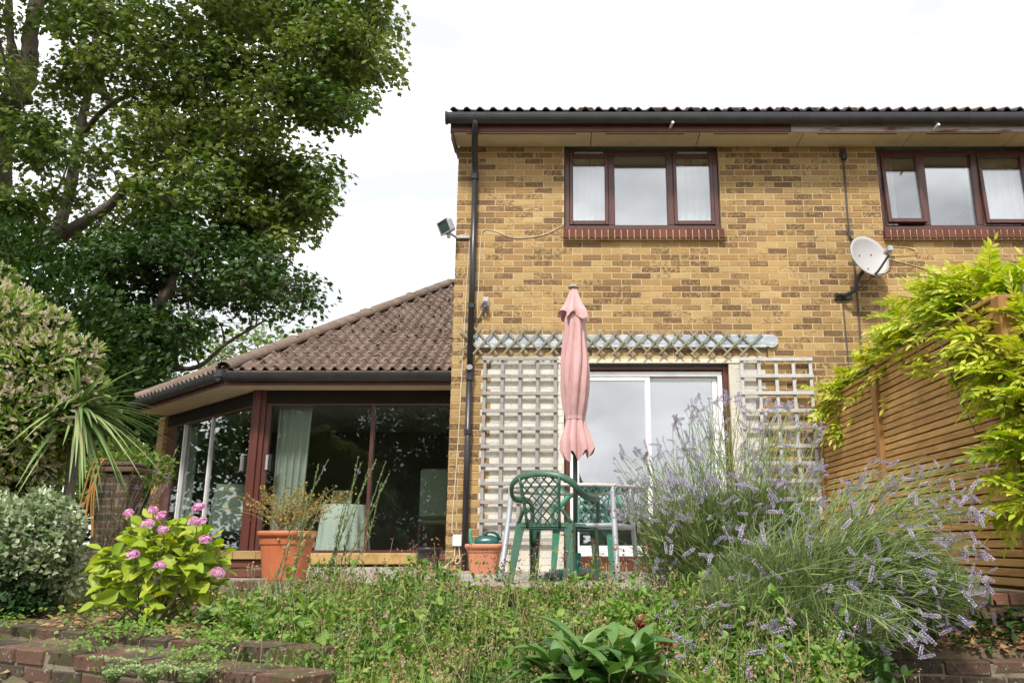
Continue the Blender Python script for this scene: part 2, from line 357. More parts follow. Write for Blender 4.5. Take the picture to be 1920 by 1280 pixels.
pmat('fence_post', [(.24, .115, .036), (.33, .17, .055), (.17, .08, .026)], .75, 4, rnd=.3, bump=.35, bscale=30, stretch=(10, 10, 1))
pmat('post_grey', [(.06, .05, .04), (.11, .095, .08)], .85, 5, rnd=.3, bump=.4, bscale=30, stretch=(10, 10, 1))
pmat('bark', [(.055, .043, .033), (.10, .082, .064), (.15, .125, .10), (.04, .033, .025)], .95, 5, rnd=.1, bump=1., bscale=14, stretch=(2, 2, .7))
pmat('curtain', [(.72, .75, .70), (.80, .82, .77)], .9, 3, rnd=0, trans=.35)
pmat('net', [(.82, .84, .83), (.88, .89, .88)], .9, 3, rnd=0, trans=.4)
pmat('cloth_white', [(.80, .82, .84), (.86, .87, .88)], .85, 3)
pmat('chair_fabric', [(.30, .36, .30), (.38, .43, .37)], .9, 20, rnd=0)
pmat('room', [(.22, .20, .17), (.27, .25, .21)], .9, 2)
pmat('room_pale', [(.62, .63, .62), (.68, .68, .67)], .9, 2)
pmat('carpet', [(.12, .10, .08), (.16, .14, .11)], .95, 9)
pmat('box_tan', [(.42, .28, .10), (.50, .35, .15)], .7, 9)
pmat('rope', [(.33, .15, .035), (.42, .20, .05)], .7, 20)
def leafmat(n, cols, trans=.3, rough=.45, scale=3., rnd=.65, spec=.35): pmat(n, cols, rough, scale, 3, rnd, bump=0, trans=trans, spec=spec)
leafmat('maple_leaf', [(.022, .058, .010), (.056, .11, .018), (.115, .175, .032), (.22, .26, .058), (.36, .36, .12)], .36, .42, .5, .5)  # brighter stops paint sunlit yellow-green clumps into the leaf colour
leafmat('dark_leaf', [(.016, .042, .008), (.030, .072, .012), (.06, .11, .018)], .26, .45, .7, .55)
leafmat('pale_leaf', [(.11, .17, .045), (.16, .22, .06), (.20, .26, .08)], .3, .55, .6, .6)
leafmat('hedge_leaf', [(.07, .13, .02), (.12, .19, .03), (.18, .23, .04)], .3, .5, 2, .6)
leafmat('hebe_leaf', [(.09, .18, .025), (.17, .27, .045), (.27, .34, .07), (.36, .38, .12)], .25, .45, 3, .6)
leafmat('hebe_flower', [(.52, .42, .22), (.62, .56, .42), (.70, .65, .56), (.44, .36, .14), (.58, .50, .54)], .2, .8, 4, .8)
leafmat('ivy_leaf', [(.06, .13, .035), (.17, .25, .10), (.44, .49, .31), (.66, .68, .54)], .2, .45, 14, .6)
leafmat('shade_leaf', [(.02, .05, .015), (.035, .08, .025)], .15, .4, 5, .6)  # darker leaf copy: shade inside and under the shrubs painted in
leafmat('palm_leaf', [(.09, .18, .05), (.16, .27, .08), (.28, .36, .15), (.36, .36, .17)], .2, .42, 2, .7)
leafmat('hydrangea_leaf', [(.13, .25, .02), (.24, .36, .03), (.35, .43, .045), (.48, .42, .06)], .3, .45, 6, .55)
leafmat('hydrangea_flower', [(.36, .10, .24), (.56, .22, .42), (.70, .40, .58), (.78, .58, .66)], .25, .7, 30, .7)
leafmat('lavender_leaf', [(.055, .10, .03), (.11, .17, .05), (.19, .25, .09), (.13, .13, .055)], .25, .6, 3, .7)
leafmat('lavender_stem', [(.11, .18, .045), (.18, .25, .075), (.27, .31, .12)], .2, .6, 3, .6)
leafmat('lavender_flower', [(.19, .16, .25), (.30, .255, .375), (.49, .45, .54), (.26, .22, .23)], .2, .8, 30, .6)
leafmat('wisteria_leaf', [(.10, .21, .018), (.24, .37, .024), (.41, .48, .04), (.60, .58, .10), (.45, .32, .08)], .35, .42, 1.6, .55)
leafmat('peony_leaf', [(.03, .09, .018), (.06, .145, .026), (.10, .20, .04), (.17, .22, .06)], .2, .33, 6, .6, .5)
leafmat('cover_leaf', [(.036, .095, .015), (.08, .165, .022), (.15, .24, .034), (.24, .31, .06), (.28, .22, .09)], .25, .55, 2.2, .55)
leafmat('cover_bright', [(.05, .13, .018), (.10, .21, .028), (.18, .30, .045), (.28, .36, .08)], .3, .5, 3, .55)
leafmat('cover_dark', [(.028, .07, .016), (.06, .125, .024), (.11, .175, .04), (.17, .14, .05)], .25, .6, 3, .55)
leafmat('seed_tan', [(.30, .20, .09), (.40, .29, .15), (.24, .13, .06), (.46, .37, .22)], .15, .8, 9, .7)
leafmat('seed_red', [(.13, .03, .02), (.22, .06, .035), (.10, .035, .03)], .1, .6, 30, .6)
leafmat('oregano_flower', [(.42, .22, .36), (.52, .34, .46), (.30, .15, .22)], .15, .8, 20, .7)
leafmat('sedum_leaf', [(.14, .22, .07), (.20, .29, .11)], .2, .5, 6, .6)
leafmat('sedum_flower', [(.30, .40, .16), (.40, .48, .24)], .2, .7, 20, .6)
leafmat('toadflax', [(.14, .20, .07), (.20, .26, .11), (.28, .30, .16)], .2, .6, 5, .6)
leafmat('toadflax_flower', [(.36, .20, .50), (.45, .30, .55)], .2, .7, 9, .6)
leafmat('litter', [(.20, .10, .04), (.30, .17, .07), (.38, .26, .12), (.14, .075, .035)], .1, .9, 5, .8)
leafmat('potplant', [(.15, .17, .03), (.24, .24, .05), (.34, .20, .05), (.30, .12, .04)], .25, .6, 6, .6)
leafmat('stalk', [(.22, .19, .10), (.32, .28, .16), (.16, .16, .06)], .1, .8, 5, .6)
glassmat('glass_window', (.94, .96, .96), .23)
glassmat('glass_dark', (.80, .84, .81), .05)
glassmat('glass_table', (.80, .90, .86), .05)

# ---------------------------------------------------------------- ground and terraces
E0 = np.array([-2.54, 6.55]); EN = nrm(np.array([-.48, -.877])); ED = np.array([-EN[1], EN[0]])       # slanted patio edge
def sdist(x, y): return np.maximum(EN[0] * (x - E0[0]) + EN[1] * (y - E0[1]), 4.88 - y)
def sm(a, b, x):
    t = np.clip((x - a) / (b - a), 0, 1); return t * t * (3 - 2 * t)
def gh(x, y):
    x = np.asarray(x, float); y = np.asarray(y, float); s = sdist(x, y)
    left = np.interp(s, [-.3, -.1, 0, 1.70, 1.86, 2.12, 2.3, 3, 4.2], [-.12, -.14, -.14, -.17, -.245, -.25, -.55, -.9, -1.35])
    mid = np.interp(s, [-.3, -.1, 0, .8, 1.8, 2.4, 3, 4.2], [-.12, -.16, -.18, -.26, -.46, -.62, -.9, -1.35])
    right = np.interp(4.88 - y, [-.1, 0, .24, .32, .45, 1.5, 4], [-.14, -.19, -.30, -.62, -.68, -1.0, -1.35])
    t = sm(-1.7, -1.0, x); h = left * (1 - t) + mid * t
    t = sm(1.35, 1.55, x); h = h * (1 - t) + np.where(y < 4.95, np.minimum(right, mid), mid) * t
    return h - .04 * np.clip((-s - 12) / 40, 0, 1)
gx = np.concatenate([[-400, -150, -60, -30, -18, -12], np.linspace(-8, 7, 151), [12, 18, 30, 60, 150, 400]])
gy = np.concatenate([[-400, -150, -60, -25, -10, -4], np.linspace(-1, 14, 151), [18, 25, 40, 80, 200, 500]])
X, Y = np.meshgrid(gx, gy); Z = gh(X, Y)
near = (X > -8) & (X < 7) & (Y > -1) & (Y < 8)
Z = Z + np.where(near & (sdist(X, Y) > .05), rng.normal(size=Z.shape) * .008, 0)
n1, n2 = X.shape; ii = np.arange(n1 * n2).reshape(n1, n2)
Fq = np.stack([ii[:-1, :-1], ii[:-1, 1:], ii[1:, 1:], ii[1:, :-1]], -1).reshape(-1, 4)
tag(put('ground', raw_mesh('ground', np.stack([X, Y, Z], -1).reshape(-1, 3), Fq, 'ground', True)), kind='structure')

def clip_box(x0, x1, y0, y1, z0, z1, planes, b=.006):
    V, F = cbox(x1 - x0, y1 - y0, z1 - z0, b); V = V + [(x0 + x1) / 2, (y0 + y1) / 2, (z0 + z1) / 2]
    sides = [((V[:, :3] - p) @ n) for p, n in planes]
    if any((s > 0).all() for s in sides): return None
    if all((s <= 0).all() for s in sides): return V, F
    bm = bmesh.new(); vs_ = [bm.verts.new(v) for v in V]
    for f in F: bm.faces.new([vs_[i] for i in f])
    for p, n in planes:
        bmesh.ops.bisect_plane(bm, geom=bm.verts[:] + bm.edges[:] + bm.faces[:], plane_co=p, plane_no=n, clear_outer=True)
        bmesh.ops.holes_fill(bm, edges=[e for e in bm.edges if e.is_boundary], sides=40)
        if not bm.faces: bm.free(); return None
    bmesh.ops.triangulate(bm, faces=bm.faces[:]); bm.verts.index_update()
    r = np.array([v.co[:] for v in bm.verts]), np.array([[v.index for v in f.verts] for f in bm.faces]); bm.free()
    return r
# patio: bed of mortar with separate slabs, brick edge course
EN3 = np.array([*EN, 0]); E03 = np.array([*E0, 0])
mb = MB()
r_ = clip_box(-4.4, 2.68, 4.90, 10.95, -.13, -.008, [(E03 - EN3 * .03, EN3)]); mb.add(*r_)
patio = tag(mb.build('patio', 'mortar_old'), kind='structure')
ys = np.arange(5.12, 10.75, .61); xs = np.arange(-4.35, 2.65, .61)
for j, y in enumerate(ys):
    for i, x in enumerate(xs):
        r_ = clip_box(x, min(x + .60, 2.66), y, y + .60, -.04, .0 + rng.uniform(-.004, .004), [(E03 - EN3 * .235, EN3)])
        if r_ is not None and np.ptp(r_[0][:, 0]) > .05: MB().add(*r_).build('paving_slab', 'slab', patio)
# shared brick shapes
def brick_shape(L_=.215, H_=.065, D_=.1025, b=.0018, j=.0011):
    V, F = cbox(L_, D_, H_, b); return V + rng.uniform(-j, j, V.shape), F
BR = [brick_shape() for _ in range(4)]; BRW = [brick_shape(b=.005, j=.0028) for _ in range(4)]
BRM = {}
def brick_mesh(mat, k):
    if (mat, k) not in BRM: BRM[(mat, k)] = raw_mesh('brick', *(BRW if mat in ('brick_old', 'brick_dark', 'brick_red', 'brick_pier') else BR)[k], mat)
    return BRM[(mat, k)]
def brick_at(parent, mat, p, ang, scale=(1, 1, 1), tilt=0):
    M = Matrix.Translation(p) @ Matrix.Rotation(ang, 4, 'Z') @ Matrix.Rotation(tilt, 4, 'X') @ Matrix.Diagonal((*scale, 1))
    return put('brick', brick_mesh(mat, int(rng.integers(4))), parent, M)
def brick_run(name, p0, p1, ztop, courses, label, mat='brick_old', mort='mortar_old', rowlock=True, group=None, depth=.215, cat='wall', foot=.25, kind=None, parent=None):
    """a low brick wall from p0 to p1 (plan), its face towards the camera"""
    p0 = np.array(p0, float); p1 = np.array(p1, float); Ln = np.linalg.norm(p1 - p0); d = (p1 - p0) / Ln; nn = np.array([d[1], -d[0]])
    ang = math.atan2(d[1], d[0]); c = (p0 + p1) / 2
    zb = ztop - courses * .075 - foot
    w_ = MB(); M = Matrix.Translation((c[0], c[1], 0)) @ Matrix.Rotation(ang, 4, 'Z')
    w_.box(-Ln / 2 + .01, Ln / 2 - .01, -.0 + .008, depth - .008, zb, ztop - .012, .004, M)
    root = thing(name, (c[0], c[1], zb), label, cat, group)
    core = w_.build('mortar_core', mort, root)
    z = ztop - .0325
    for k in range(courses):
        jz = z - k * .075
        if k == 0 and rowlock:
            n = int(Ln / .075 / 3) ; st = Ln / max(1, round(Ln / .225))
            for i in range(round(Ln / st)):
                q = p0 + d * (i + .5) * st - nn * (depth / 2) + nn * rng.uniform(-.006, .006)
                brick_at(core, mat, (q[0], q[1], jz + rng.uniform(-.003, .003)), ang + rng.uniform(-.015, .015), ((st - .011) / .215, depth / .1025, 1))
        else:
            x = -.1125 * (k % 2)
            while x < Ln - .03:
                a, b = max(x, 0), min(x + .215, Ln)
                if b - a > .04:
                    q = p0 + d * (a + b) / 2 - nn * .05
                    brick_at(core, mat, (q[0], q[1], jz), ang + rng.uniform(-.008, .008), ((b - a) / .215, 1, 1))
                x += .225
    return root
# patio edging: bricks laid across the slanted edge, then across the straight edge
edge0 = E0 - ED * 0.02; Ltot = (4.88 - E0[1]) / ED[1] if ED[1] < 0 else 3.6
if ED[1] > 0: ED = -ED; Ltot = (4.88 - E0[1]) / ED[1]
angE = math.atan2(ED[1], ED[0]); x = 0
while x < Ltot - .02:
    q = E0 + ED * (x + .05) - EN * .1
    brick_at(patio, 'brick_dark', (q[0], q[1], -.033 + rng.uniform(-.003, .003)), angE + R(90) + rng.uniform(-.02, .02), (1, 1, 1)); x += .1125
x = 0
while x < Ltot - .2:
    q = E0 + ED * (x + .107) - EN * .045
    brick_at(patio, 'brick_dark', (q[0], q[1], -.108), angE, (1, 1, 1)); x += .225
pe = E0 + ED * Ltot; x = pe[0]
while x < 2.6:
    brick_at(patio, 'brick_dark', (x + .05, 4.985, -.033 + rng.uniform(-.003, .003)), R(90) + rng.uniform(-.02, .02)); x += .1125
x = pe[0]
while x < 2.5:
    brick_at(patio, 'brick_dark', (x + .107, 4.94, -.108), 0); x += .225
def sline(s, t0, t1): return E0 + EN * s + ED * t0, E0 + EN * s + ED * t1
a, b = sline(2.17, -1.6, 2.95); brick_run('retaining_wall', a, b, -.207, 5, 'lowest dark brick terrace wall crossing the bottom left corner', group='garden terrace walls')
a, b = sline(1.80, -1.6, 2.6); brick_run('retaining_wall', a, b, -.172, 2, 'middle brick terrace kerb just above the lowest wall at the left', group='garden terrace walls')
a, b = sline(1.30, -1.8, -.28); brick_run('retaining_wall', a, b, -.062, 1, 'short brick kerb below the variegated ivy at the left', group='garden terrace walls')
brick_run('retaining_wall', (1.50, 4.60), (2.45, 4.50), -.322, 4, 'dark brick wall end in the bottom right corner under the lavender', group='garden terrace walls')
brick_run('retaining_wall', (1.25, 4.86), (2.3, 4.8), -.20, 2, 'brick kerb half hidden behind the sprawling lavender stems', group='garden terrace walls')
rt = brick_run('step_wall', (-3.35, 7.15), (-2.35, 7.0), .145, 3, 'low red brick step wall behind the large terracotta pot', mat='brick_red', foot=.02)
tp = MB(); 
for k in range(5):
    p = np.array([-3.35, 7.14]) + np.array([1.0, -.15]) * (k + .5) / 5
    brick_at(rt, 'brick_yellow', (p[0], p[1] + .06, .185), math.atan2(-.15, 1), (.2 / .215, 1.6, 1))

# ---------------------------------------------------------------- house
WY, XL, XR, ZT, XE = 8.9, -1.265, 8.75, 4.86, 8.8
house = thing('house', (2.4, 11.5, -.05), 'two storey yellow brick house with brown framed windows and a black gutter', 'house')
OPEN = [(-.012, 1.812, 3.73, ZT + .1), (3.685, 5.51, 3.73, ZT + .1), (-.012, 1.815, -.06, 2.275)]
def layout(x0, x1, z0, z1, opens, cuts=()):
    o = []; z = z0; k = 0
    while z + .03 < z1:
        x = x0; first = True
        while x < x1 - .02:
            Lb = .1025 if (first and k % 2) else .215; first = False
            segs = [(x, min(x + Lb, x1))]
            for a, b, c, d in opens:
                if z + .065 > c + .01 and z < d - .01:
                    ns = []
                    for s, e in segs:
                        if e <= a or s >= b: ns.append((s, e)); continue
                        if s < a - .01: ns.append((s, a - .005))
                        if e > b + .01: ns.append((b + .005, e))
                    segs = ns
            for s, e in segs:
                if e - s > .035: o.append(((s + e) / 2, z + .0325, e - s))
            x += Lb + .010
        z += .075; k += 1
    return o
wall = MB()
for x0, x1, z0, z1 in ((XL + .004, -.014, -.2, ZT + .1), (-.014, 1.814, 2.277, 3.728), (1.814, 3.683, -.2, ZT + .1), (3.683, 5.512, -.2, 3.728), (5.512, XR, -.2, ZT + .1), (-.014, 1.814, -.2, -.075)):
    wall.box(x0, x1, WY + .0015, WY + .26, z0, z1, .0005)
wall.box(XL + .005, XL + .26, WY + .262, 17, -.2, ZT + .1, .0005)
wall.box(XL + .262, XR, 16.8, 17.0, -.2, ZT + .1, .0005)
wall.box(XR - .25, XR - .002, WY + .262, 16.79, -.2, ZT + .1, .0005)
wall_o = wall.build('wall', 'mortar', house)
for a_, b_ in ((-.835, -.0145), (1.8155, 2.16)): MB().box(a_, b_, WY + .0005, WY + .0016, -.08, 2.276, .0002).build('painted_joints', 'mortar_white', wall_o)
lay = layout(XL, XR, -.09, ZT + .05, OPEN)
def is_white(x, z):
    if -.845 + .02 * math.sin(z * 9) < x < 0 and z < 2.29:
        return not (abs(x + .41) < .06 and 1.72 < z < 1.80 or abs(x + .23) < .05 and 1.30 < z < 1.42)
    return 1.80 < x < 2.18 and z < 2.29
def vis_score(x, z): return math.dist((x, WY, z), (0, 0, CAMZ)) + (50 if (x > 2.5 and z < 1.9) or (x > 1.0 and z < 1.1) or x > 5.3 or z < .05 else 0)
lay2 = []
for x, z, Lb in lay:
    h = is_white(x, z); lay2.append((vis_score(x, z), x, z, Lb, 'brick_white' if h else 'brick_yellow'))
lay2.sort()
for _, x, z, Lb, m in lay2[:300]:
    brick_at(wall_o, m, (x, WY + .05 + rng.uniform(-.0015, .0015), z), 0, (Lb / .215, 1, 1))
for m in ('brick_yellow', 'brick_white'):
    s_ = MB()
    for _, x, z, Lb, mm in lay2[300:]:
        if mm != m: continue
        V, F = BR[int(rng.integers(4))]
        s_.add(V * [Lb / .215, 1, 1] + [x, WY + .05 + rng.uniform(-.0015, .0015), z], F)
    if s_.n: s_.build('brickwork' if m == 'brick_yellow' else 'painted_brickwork', m, wall_o, kind='stuff')
s_ = MB()
for x, z, Lb in layout(0, 8.0, 1.8, ZT + .05, []):
    V, F = BR[int(rng.integers(4))]; V = V * [Lb / .215, 1, 1]
    s_.add(np.stack([XL + .05 + V[:, 1], WY + .112 + x + V[:, 0], z + V[:, 2]], 1), F)
s_.build('side_brickwork', 'brick_yellow', wall_o, kind='stuff')
# eaves: soffit panels, vents, fascia, gutter, tiles
SZ = ZT
x = XL - .02; k = 0
for x0, x1 in zip([XL - .03, .30, 1.55, 2.75, 4.0, 5.2, 6.4, 7.6], [.30, 1.55, 2.75, 4.0, 5.2, 6.4, 7.6, XE]):
    sp = MB().box(x0 + .004, x1 - .004, 8.545, 8.905, SZ, SZ + .012, .002).build('soffit_panel', 'soffit', house)
    MB().box(x0 + .16, x1 - .18, 8.585, 8.602, SZ - .003, SZ + .004, .001).build('vent_slot', 'dark_gap', sp)
MB().box(XL - .03, XE, 8.56, 8.9, SZ + .014, SZ + .03).build('soffit_backing', 'dark_gap', house)
MB().box(XL - .05, 2.58, 8.52, 8.542, SZ - .012, SZ + .17).build('fascia', 'fascia', house)
MB().box(2.582, XE, 8.52, 8.542, SZ - .012, SZ + .17).build('fascia', 'fascia_worn', house)
bb = MB().box(XL - .055, XL - .032, 8.543, 9.2, SZ - .02, SZ + .10); bb.box(XL - .05, XL - .034, 8.56, 8.93, SZ - .075, SZ - .02, .003); bb.build('barge_board', 'fascia_worn', house)
def gutter(mb, p0, p1, r=.06, v=1.9):
    p0 = np.array(p0, float); p1 = np.array(p1, float); d = nrm(p1 - p0); side = np.array([d[1], -d[0], 0]); up = np.array([0, 0, 1.])
    a = np.linspace(0, -np.pi, 13)
    ring = np.concatenate([np.stack([np.cos(a) * r, np.sin(a) * r * v], 1), np.stack([np.cos(a[::-1]) * (r - .004), np.sin(a[::-1]) * (r - .004) * v], 1)])
    V = np.concatenate([p + ring[:, :1] * side + ring[:, 1:] * up for p in (p0, p1)]); n = len(ring); F = []
    for j in range(n): q = (j + 1) % n; F += [(j, q, q + n), (j, q + n, j + n)]
    for e in (0, n):
        for j in range(12): F += [(e + j, e + j + 1, e + n - 2 - j), (e + j, e + n - 2 - j, e + n - 1 - j)]
    mb.add(V, np.array(F))
GZ = 5.028
g = MB(); gutter(g, (XL - .075, 8.455, GZ), (XE, 8.455, GZ)); gut = g.build('gutter', 'black_plastic', house, smooth=False)
for x in (-1.20, -1.02, -.36, .62, 1.62, 2.60, 3.58, 4.60):
    c = MB(); gutter(c, (x - .012, 8.455, GZ + .002), (x + .012, 8.455, GZ + .002), .064); c.build('gutter_bracket', 'black_plastic', gut)
c = MB(); gutter(c, (XL - .10, 8.455, GZ + .005), (XL - .072, 8.455, GZ + .005), .068); c.build('stop_end', 'black_plastic', gut)
DX = -1.055
dp = MB(); dp.tube(curve([(DX + .03, 8.455, GZ - .04), (DX + .03, 8.46, 4.90), (DX + .012, 8.60, 4.74), (DX, 8.80, 4.56), (DX, 8.845, 4.46)], 16), .036, 12)
dp.tube([(DX, 8.845, 4.47), (DX, 8.845, 2.16)], .034, 14); dp.tube([(DX, 8.845, 2.16), (DX, 8.845, .02)], .034, 14)
pipe = dp.build('downpipe', 'black_plastic', house, smooth=True)
for z, h in ((4.44, .06), (2.87, .05), (2.10, .16), (1.45, .05)):
    c = MB(); c.tube([(DX, 8.845, z - h / 2), (DX, 8.845, z + h / 2)], .043, 14)
    c.box(DX - .02, DX + .02, 8.86, 8.903, z - .015, z + .015); c.build('pipe_collar', 'black_plastic', pipe, smooth=False)
c = MB(); c.tube([(DX, 8.83, 2.13), (DX + .004, 8.775, 2.155)], .036, 12); c.build('pipe_branch', 'black_plastic', pipe)
# roof tiles with two rolls each
def tile_shape(wd=.30, ln=.42, th=.020, hr=.054):
    xs = np.linspace(0, wd, 17); ph = (xs % .15) / .15
    zz = np.where(ph < .56, hr * np.sin(np.pi * np.clip(ph / .56, 0, 1)) ** .8, .0)
    V = []
    for y in (0, ln):
        for e in (0, -th): V.append(np.stack([xs, np.full(17, y), zz + e], 1))
    V = np.concatenate(V); n = 17; F = []
    for j in range(n - 1):
        a, b, c, d = j, n + j, 2 * n + j, 3 * n + j
        F += [(a, a + 1, c + 1), (a, c + 1, c), (b, b + 1, a + 1), (b, a + 1, a)]
    return V - [wd / 2, 0, 0], np.array(F)
TS0 = tile_shape(); TS1 = tile_shape(hr=.034, th=.016)
def roof_plane(parent, origin, edir, pitch, xr, rows, clips, mat, objs, gauge=.335, name='tile', TS=None):
    TS = TS or TS0
    """tiles from an eave point up a slope; clips: plan half-planes (p, n) with n outwards"""
    e = nrm(np.array([*edir, 0.])); h = np.array([-e[1], e[0], 0]); up = h * math.cos(pitch) + np.array([0, 0, math.sin(pitch)])
    lift = math.radians(3.4); n0 = np.cross(e, up); o0 = np.array(origin, float)
    up2 = up * math.cos(lift) - n0 * math.sin(lift); n2_ = np.cross(e, up2)
    Rm = Matrix(((e[0], up2[0], n2_[0], 0), (e[1], up2[1], n2_[1], 0), (e[2], up2[2], n2_[2], 0), (0, 0, 0, 1)))
    me = raw_mesh(name, *TS, mat); rest = MB(); cnt = 0
    for r in range(rows):
        for i in np.arange(xr[0], xr[1], .30):
            o = o0 + e * i + up * (r * gauge) + n0 * (.016 + rng.uniform(-.002, .003))
            V = xf(Rm, TS[0]) + o; inn = [((V[:, :2] - p) @ n) for p, n in clips]
            if any((s > -.01).all() for s in inn): continue
            Fm = TS[1]
            if any((s > 0).any() for s in inn):
                bm = bmesh.new(); vv = [bm.verts.new(v) for v in V]
                for f in Fm: bm.faces.new([vv[k] for k in f])
                for p, n in clips: bmesh.ops.bisect_plane(bm, geom=bm.verts[:] + bm.edges[:] + bm.faces[:], plane_co=(*p, 0), plane_no=(*n, 0), clear_outer=True)
                bmesh.ops.triangulate(bm, faces=bm.faces[:]); bm.verts.index_update()
                if not bm.faces: bm.free(); continue
                V = np.array([v.co[:] for v in bm.verts]); Fm = np.array([[v.index for v in f.verts] for f in bm.faces]); bm.free()
                if cnt < objs: put(name, raw_mesh(name, V, Fm, mat), parent); cnt += 1
                else: rest.add(V, Fm)
            elif cnt < objs:
                M = Matrix.Translation(o) @ Rm @ Matrix.Rotation(rng.uniform(-.006, .006), 4, 'Z'); put(name, me, parent, M); cnt += 1
            else: rest.add(V, Fm)
    if rest.n: rest.build('tiling', mat, parent, kind='stuff')
RP = R(26)
def slab_poly(mb, pts, th=.03):
    P = np.array(pts, float); n = len(P); V = np.concatenate([P, P - [0, 0, th]])
    F = [(0, i, i + 1) for i in range(1, n - 1)] + [(n, n + i + 1, n + i) for i in range(1, n - 1)]
    for i in range(n): j = (i + 1) % n; F += [(i, i + n, j + n), (i, j + n, j)]
    mb.add(V, np.array(F))
rb = MB(); zr = 5.055
slab_poly(rb, [(XL - .05, 8.44, zr - .02), (XE, 8.44, zr - .02), (XE, 12.9, zr - .02 + 4.46 * math.tan(RP)), (XL - .05, 12.9, zr - .02 + 4.46 * math.tan(RP))])
slab_poly(rb, [(XL - .05, 12.91, zr - .02 + 4.46 * math.tan(RP)), (XE, 12.91, zr - .02 + 4.46 * math.tan(RP)), (XE, 17.2, zr - .1), (XL - .05, 17.2, zr - .1)])
rb.add([(XL + .01, 9.0, ZT), (XL + .01, 16.9, ZT), (XL + .01, 12.9, zr + 2.1)], [(0, 1, 2)])
roof = rb.build('roof', 'tile_main', house)
roof_plane(roof, (XL - .05 + .15, 8.425, zr), (1, 0), RP, (0, 10.05), 14, [], 'tile_main', 50, TS=TS1)
for px in (1098, 1170, 1236, 1297, 1377, 1464, 1520, 1590):
    q = at(px, 206, 8.6)
    MB().box(q[0] - .09, q[0] + .09, 8.50, 8.68, zr + .055, zr + .105, .02).build('vent_tile', 'tile_main', roof)
# windows -----------------------------------------------------------
def casement(x0, x1, z0, z1, splits, opened, vents, yb=WY + .055):
    """brown timber window: splits = (x of mullion centres), the frame is the part"""
    f = MB(); t = .055
    f.box(x0, x0 + t, yb, yb + .09, z0, z1); f.box(x1 - t, x1, yb, yb + .09, z0, z1)
    f.box(x0 + t, x1 - t, yb, yb + .09, z0, z0 + .05); f.box(x0 + t, x1 - t, yb, yb + .09, z1 - .05, z1)
    for s in splits: f.box(s - .038, s + .038, yb, yb + .09, z0 + .05, z1 - .05)
    f.box(x0 - .0, x1 + .0, yb - .075, yb - .002, z0 - .035, z0 + .006, .006)
    win = f.build('window', 'wood_brown', house)
    ed = [x0 + t] + [q for s in splits for q in (s - .038, s + .038)] + [x1 - t]
    for k in range(len(splits) + 1):
        a, b = ed[2 * k], ed[2 * k + 1]; zz0, zz1 = z0 + .05, z1 - .05
        sw = R(opened[k]) if opened[k] else 0
        if opened[k] is None:
            MB().box(a + .002, b - .002, yb + .035, yb + .05, zz0 + .002, zz1 - .002, .001).build('pane', 'glass_window', win); continue
        t2 = .042; s = MB(); W_, H_ = b - a, zz1 - zz0
        for q in ((0, t2, 0, H_), (W_ - t2, W_, 0, H_), (t2, W_ - t2, 0, t2 + .01), (t2, W_ - t2, H_ - t2, H_)): s.box(q[0], q[1], -.015, .045, q[2], q[3], .006)
        M = Matrix.Translation((a, yb, zz1)) @ Matrix.Rotation(-sw, 4, 'X') @ Matrix.Translation((0, 0, -H_))
        so = s.build('sash', 'wood_brown', win, M=M)
        so2 = MB().box(t2 - .004, W_ - t2 + .004, .010, .024, t2, H_ - t2 + .004, .001).build('pane', 'glass_window', win, M=M)
        if vents[k]: MB().box(a + .06, b - .06, yb - .004, yb + .0, z1 - .045, z1 - .02, .002).build('trickle_vent', 'grey_metal', win)
    return win
W1 = casement(-.005, 1.805, 3.835, 4.835, [.545, 1.237], [0, None, 0], [1, 0, 1])
W2 = casement(3.695, 5.50, 3.835, 4.835, [4.235, 4.86], [4.5, None, 3.0], [0, 0, 0])
for wx0, wx1 in ((-.03, 1.835), (3.67, 5.53)):
    sl = MB().box(wx0 + .006, wx1 - .006, WY - .052, WY + .12, 3.667, 3.785, .002).build('window_sill', 'mortar', house)
    n = 25; p = (wx1 - wx0) / n
    for i in range(n):
        put('brick', brick_mesh('brick_sill', i % 4), sl, Matrix.Translation((wx0 + (i + .5) * p, WY + .012, 3.727)) @ Matrix.Rotation(R(-8), 4, 'X') @ Matrix.Diagonal(((p - .011) / .215, 1.45, 1.85, 1)))
# rooms behind the upper windows
for n_, x0, x1, z0, z1 in (('upper_room', -.6, 2.5, 2.75, 5.2), ('upper_room', 3.1, 6.1, 2.75, 5.2), ('ground_floor_room', -.9, 2.6, .12, 2.7)):
    s = MB(); y0, y1 = WY + .27, 12.6
    s.box(x0, x1, y1, y1 + .05, z0, z1); s.box(x0 - .05, x0 - .002, y0, y1, z0, z1); s.box(x1 + .002, x1 + .05, y0, y1, z0, z1); s.box(x0, x1, y0, y1, z0 - .05, z0 - .002); s.box(x0, x1, y0, y1, z1 + .002, z1 + .05)
    s.build(n_, 'room_pale', house)
def drape(name, x0, x1, y, z0, z1, folds, amp, mat, label, group=None, M=None, narrow=0.):
    nx = folds * 8 + 1; u = np.linspace(0, 1, nx); V = []; zz = np.linspace(z0, z1, 14)
    for z in zz:
        f = (z1 - z) / (z1 - z0); xx = x0 + (x1 - x0) * (u * (1 - narrow * f))
        V.append(np.stack([xx + amp * .4 * np.sin(u * folds * 12.2), y + amp * np.sin(u * folds * 2 * np.pi + f * .6) * (.7 + .3 * f), np.full(nx, z)], 1))
    V = np.concatenate(V)
    if M is not None: V = xf(M, V)
    F = []
    for i in range(13):
        for j in range(nx - 1): a = i * nx + j; F += [(a, a + 1, a + 1 + nx), (a, a + 1 + nx, a + nx)]
    o = put(name, raw_mesh(name, V, np.array(F), mat, True)); return tag(o, label, 'curtain', group)
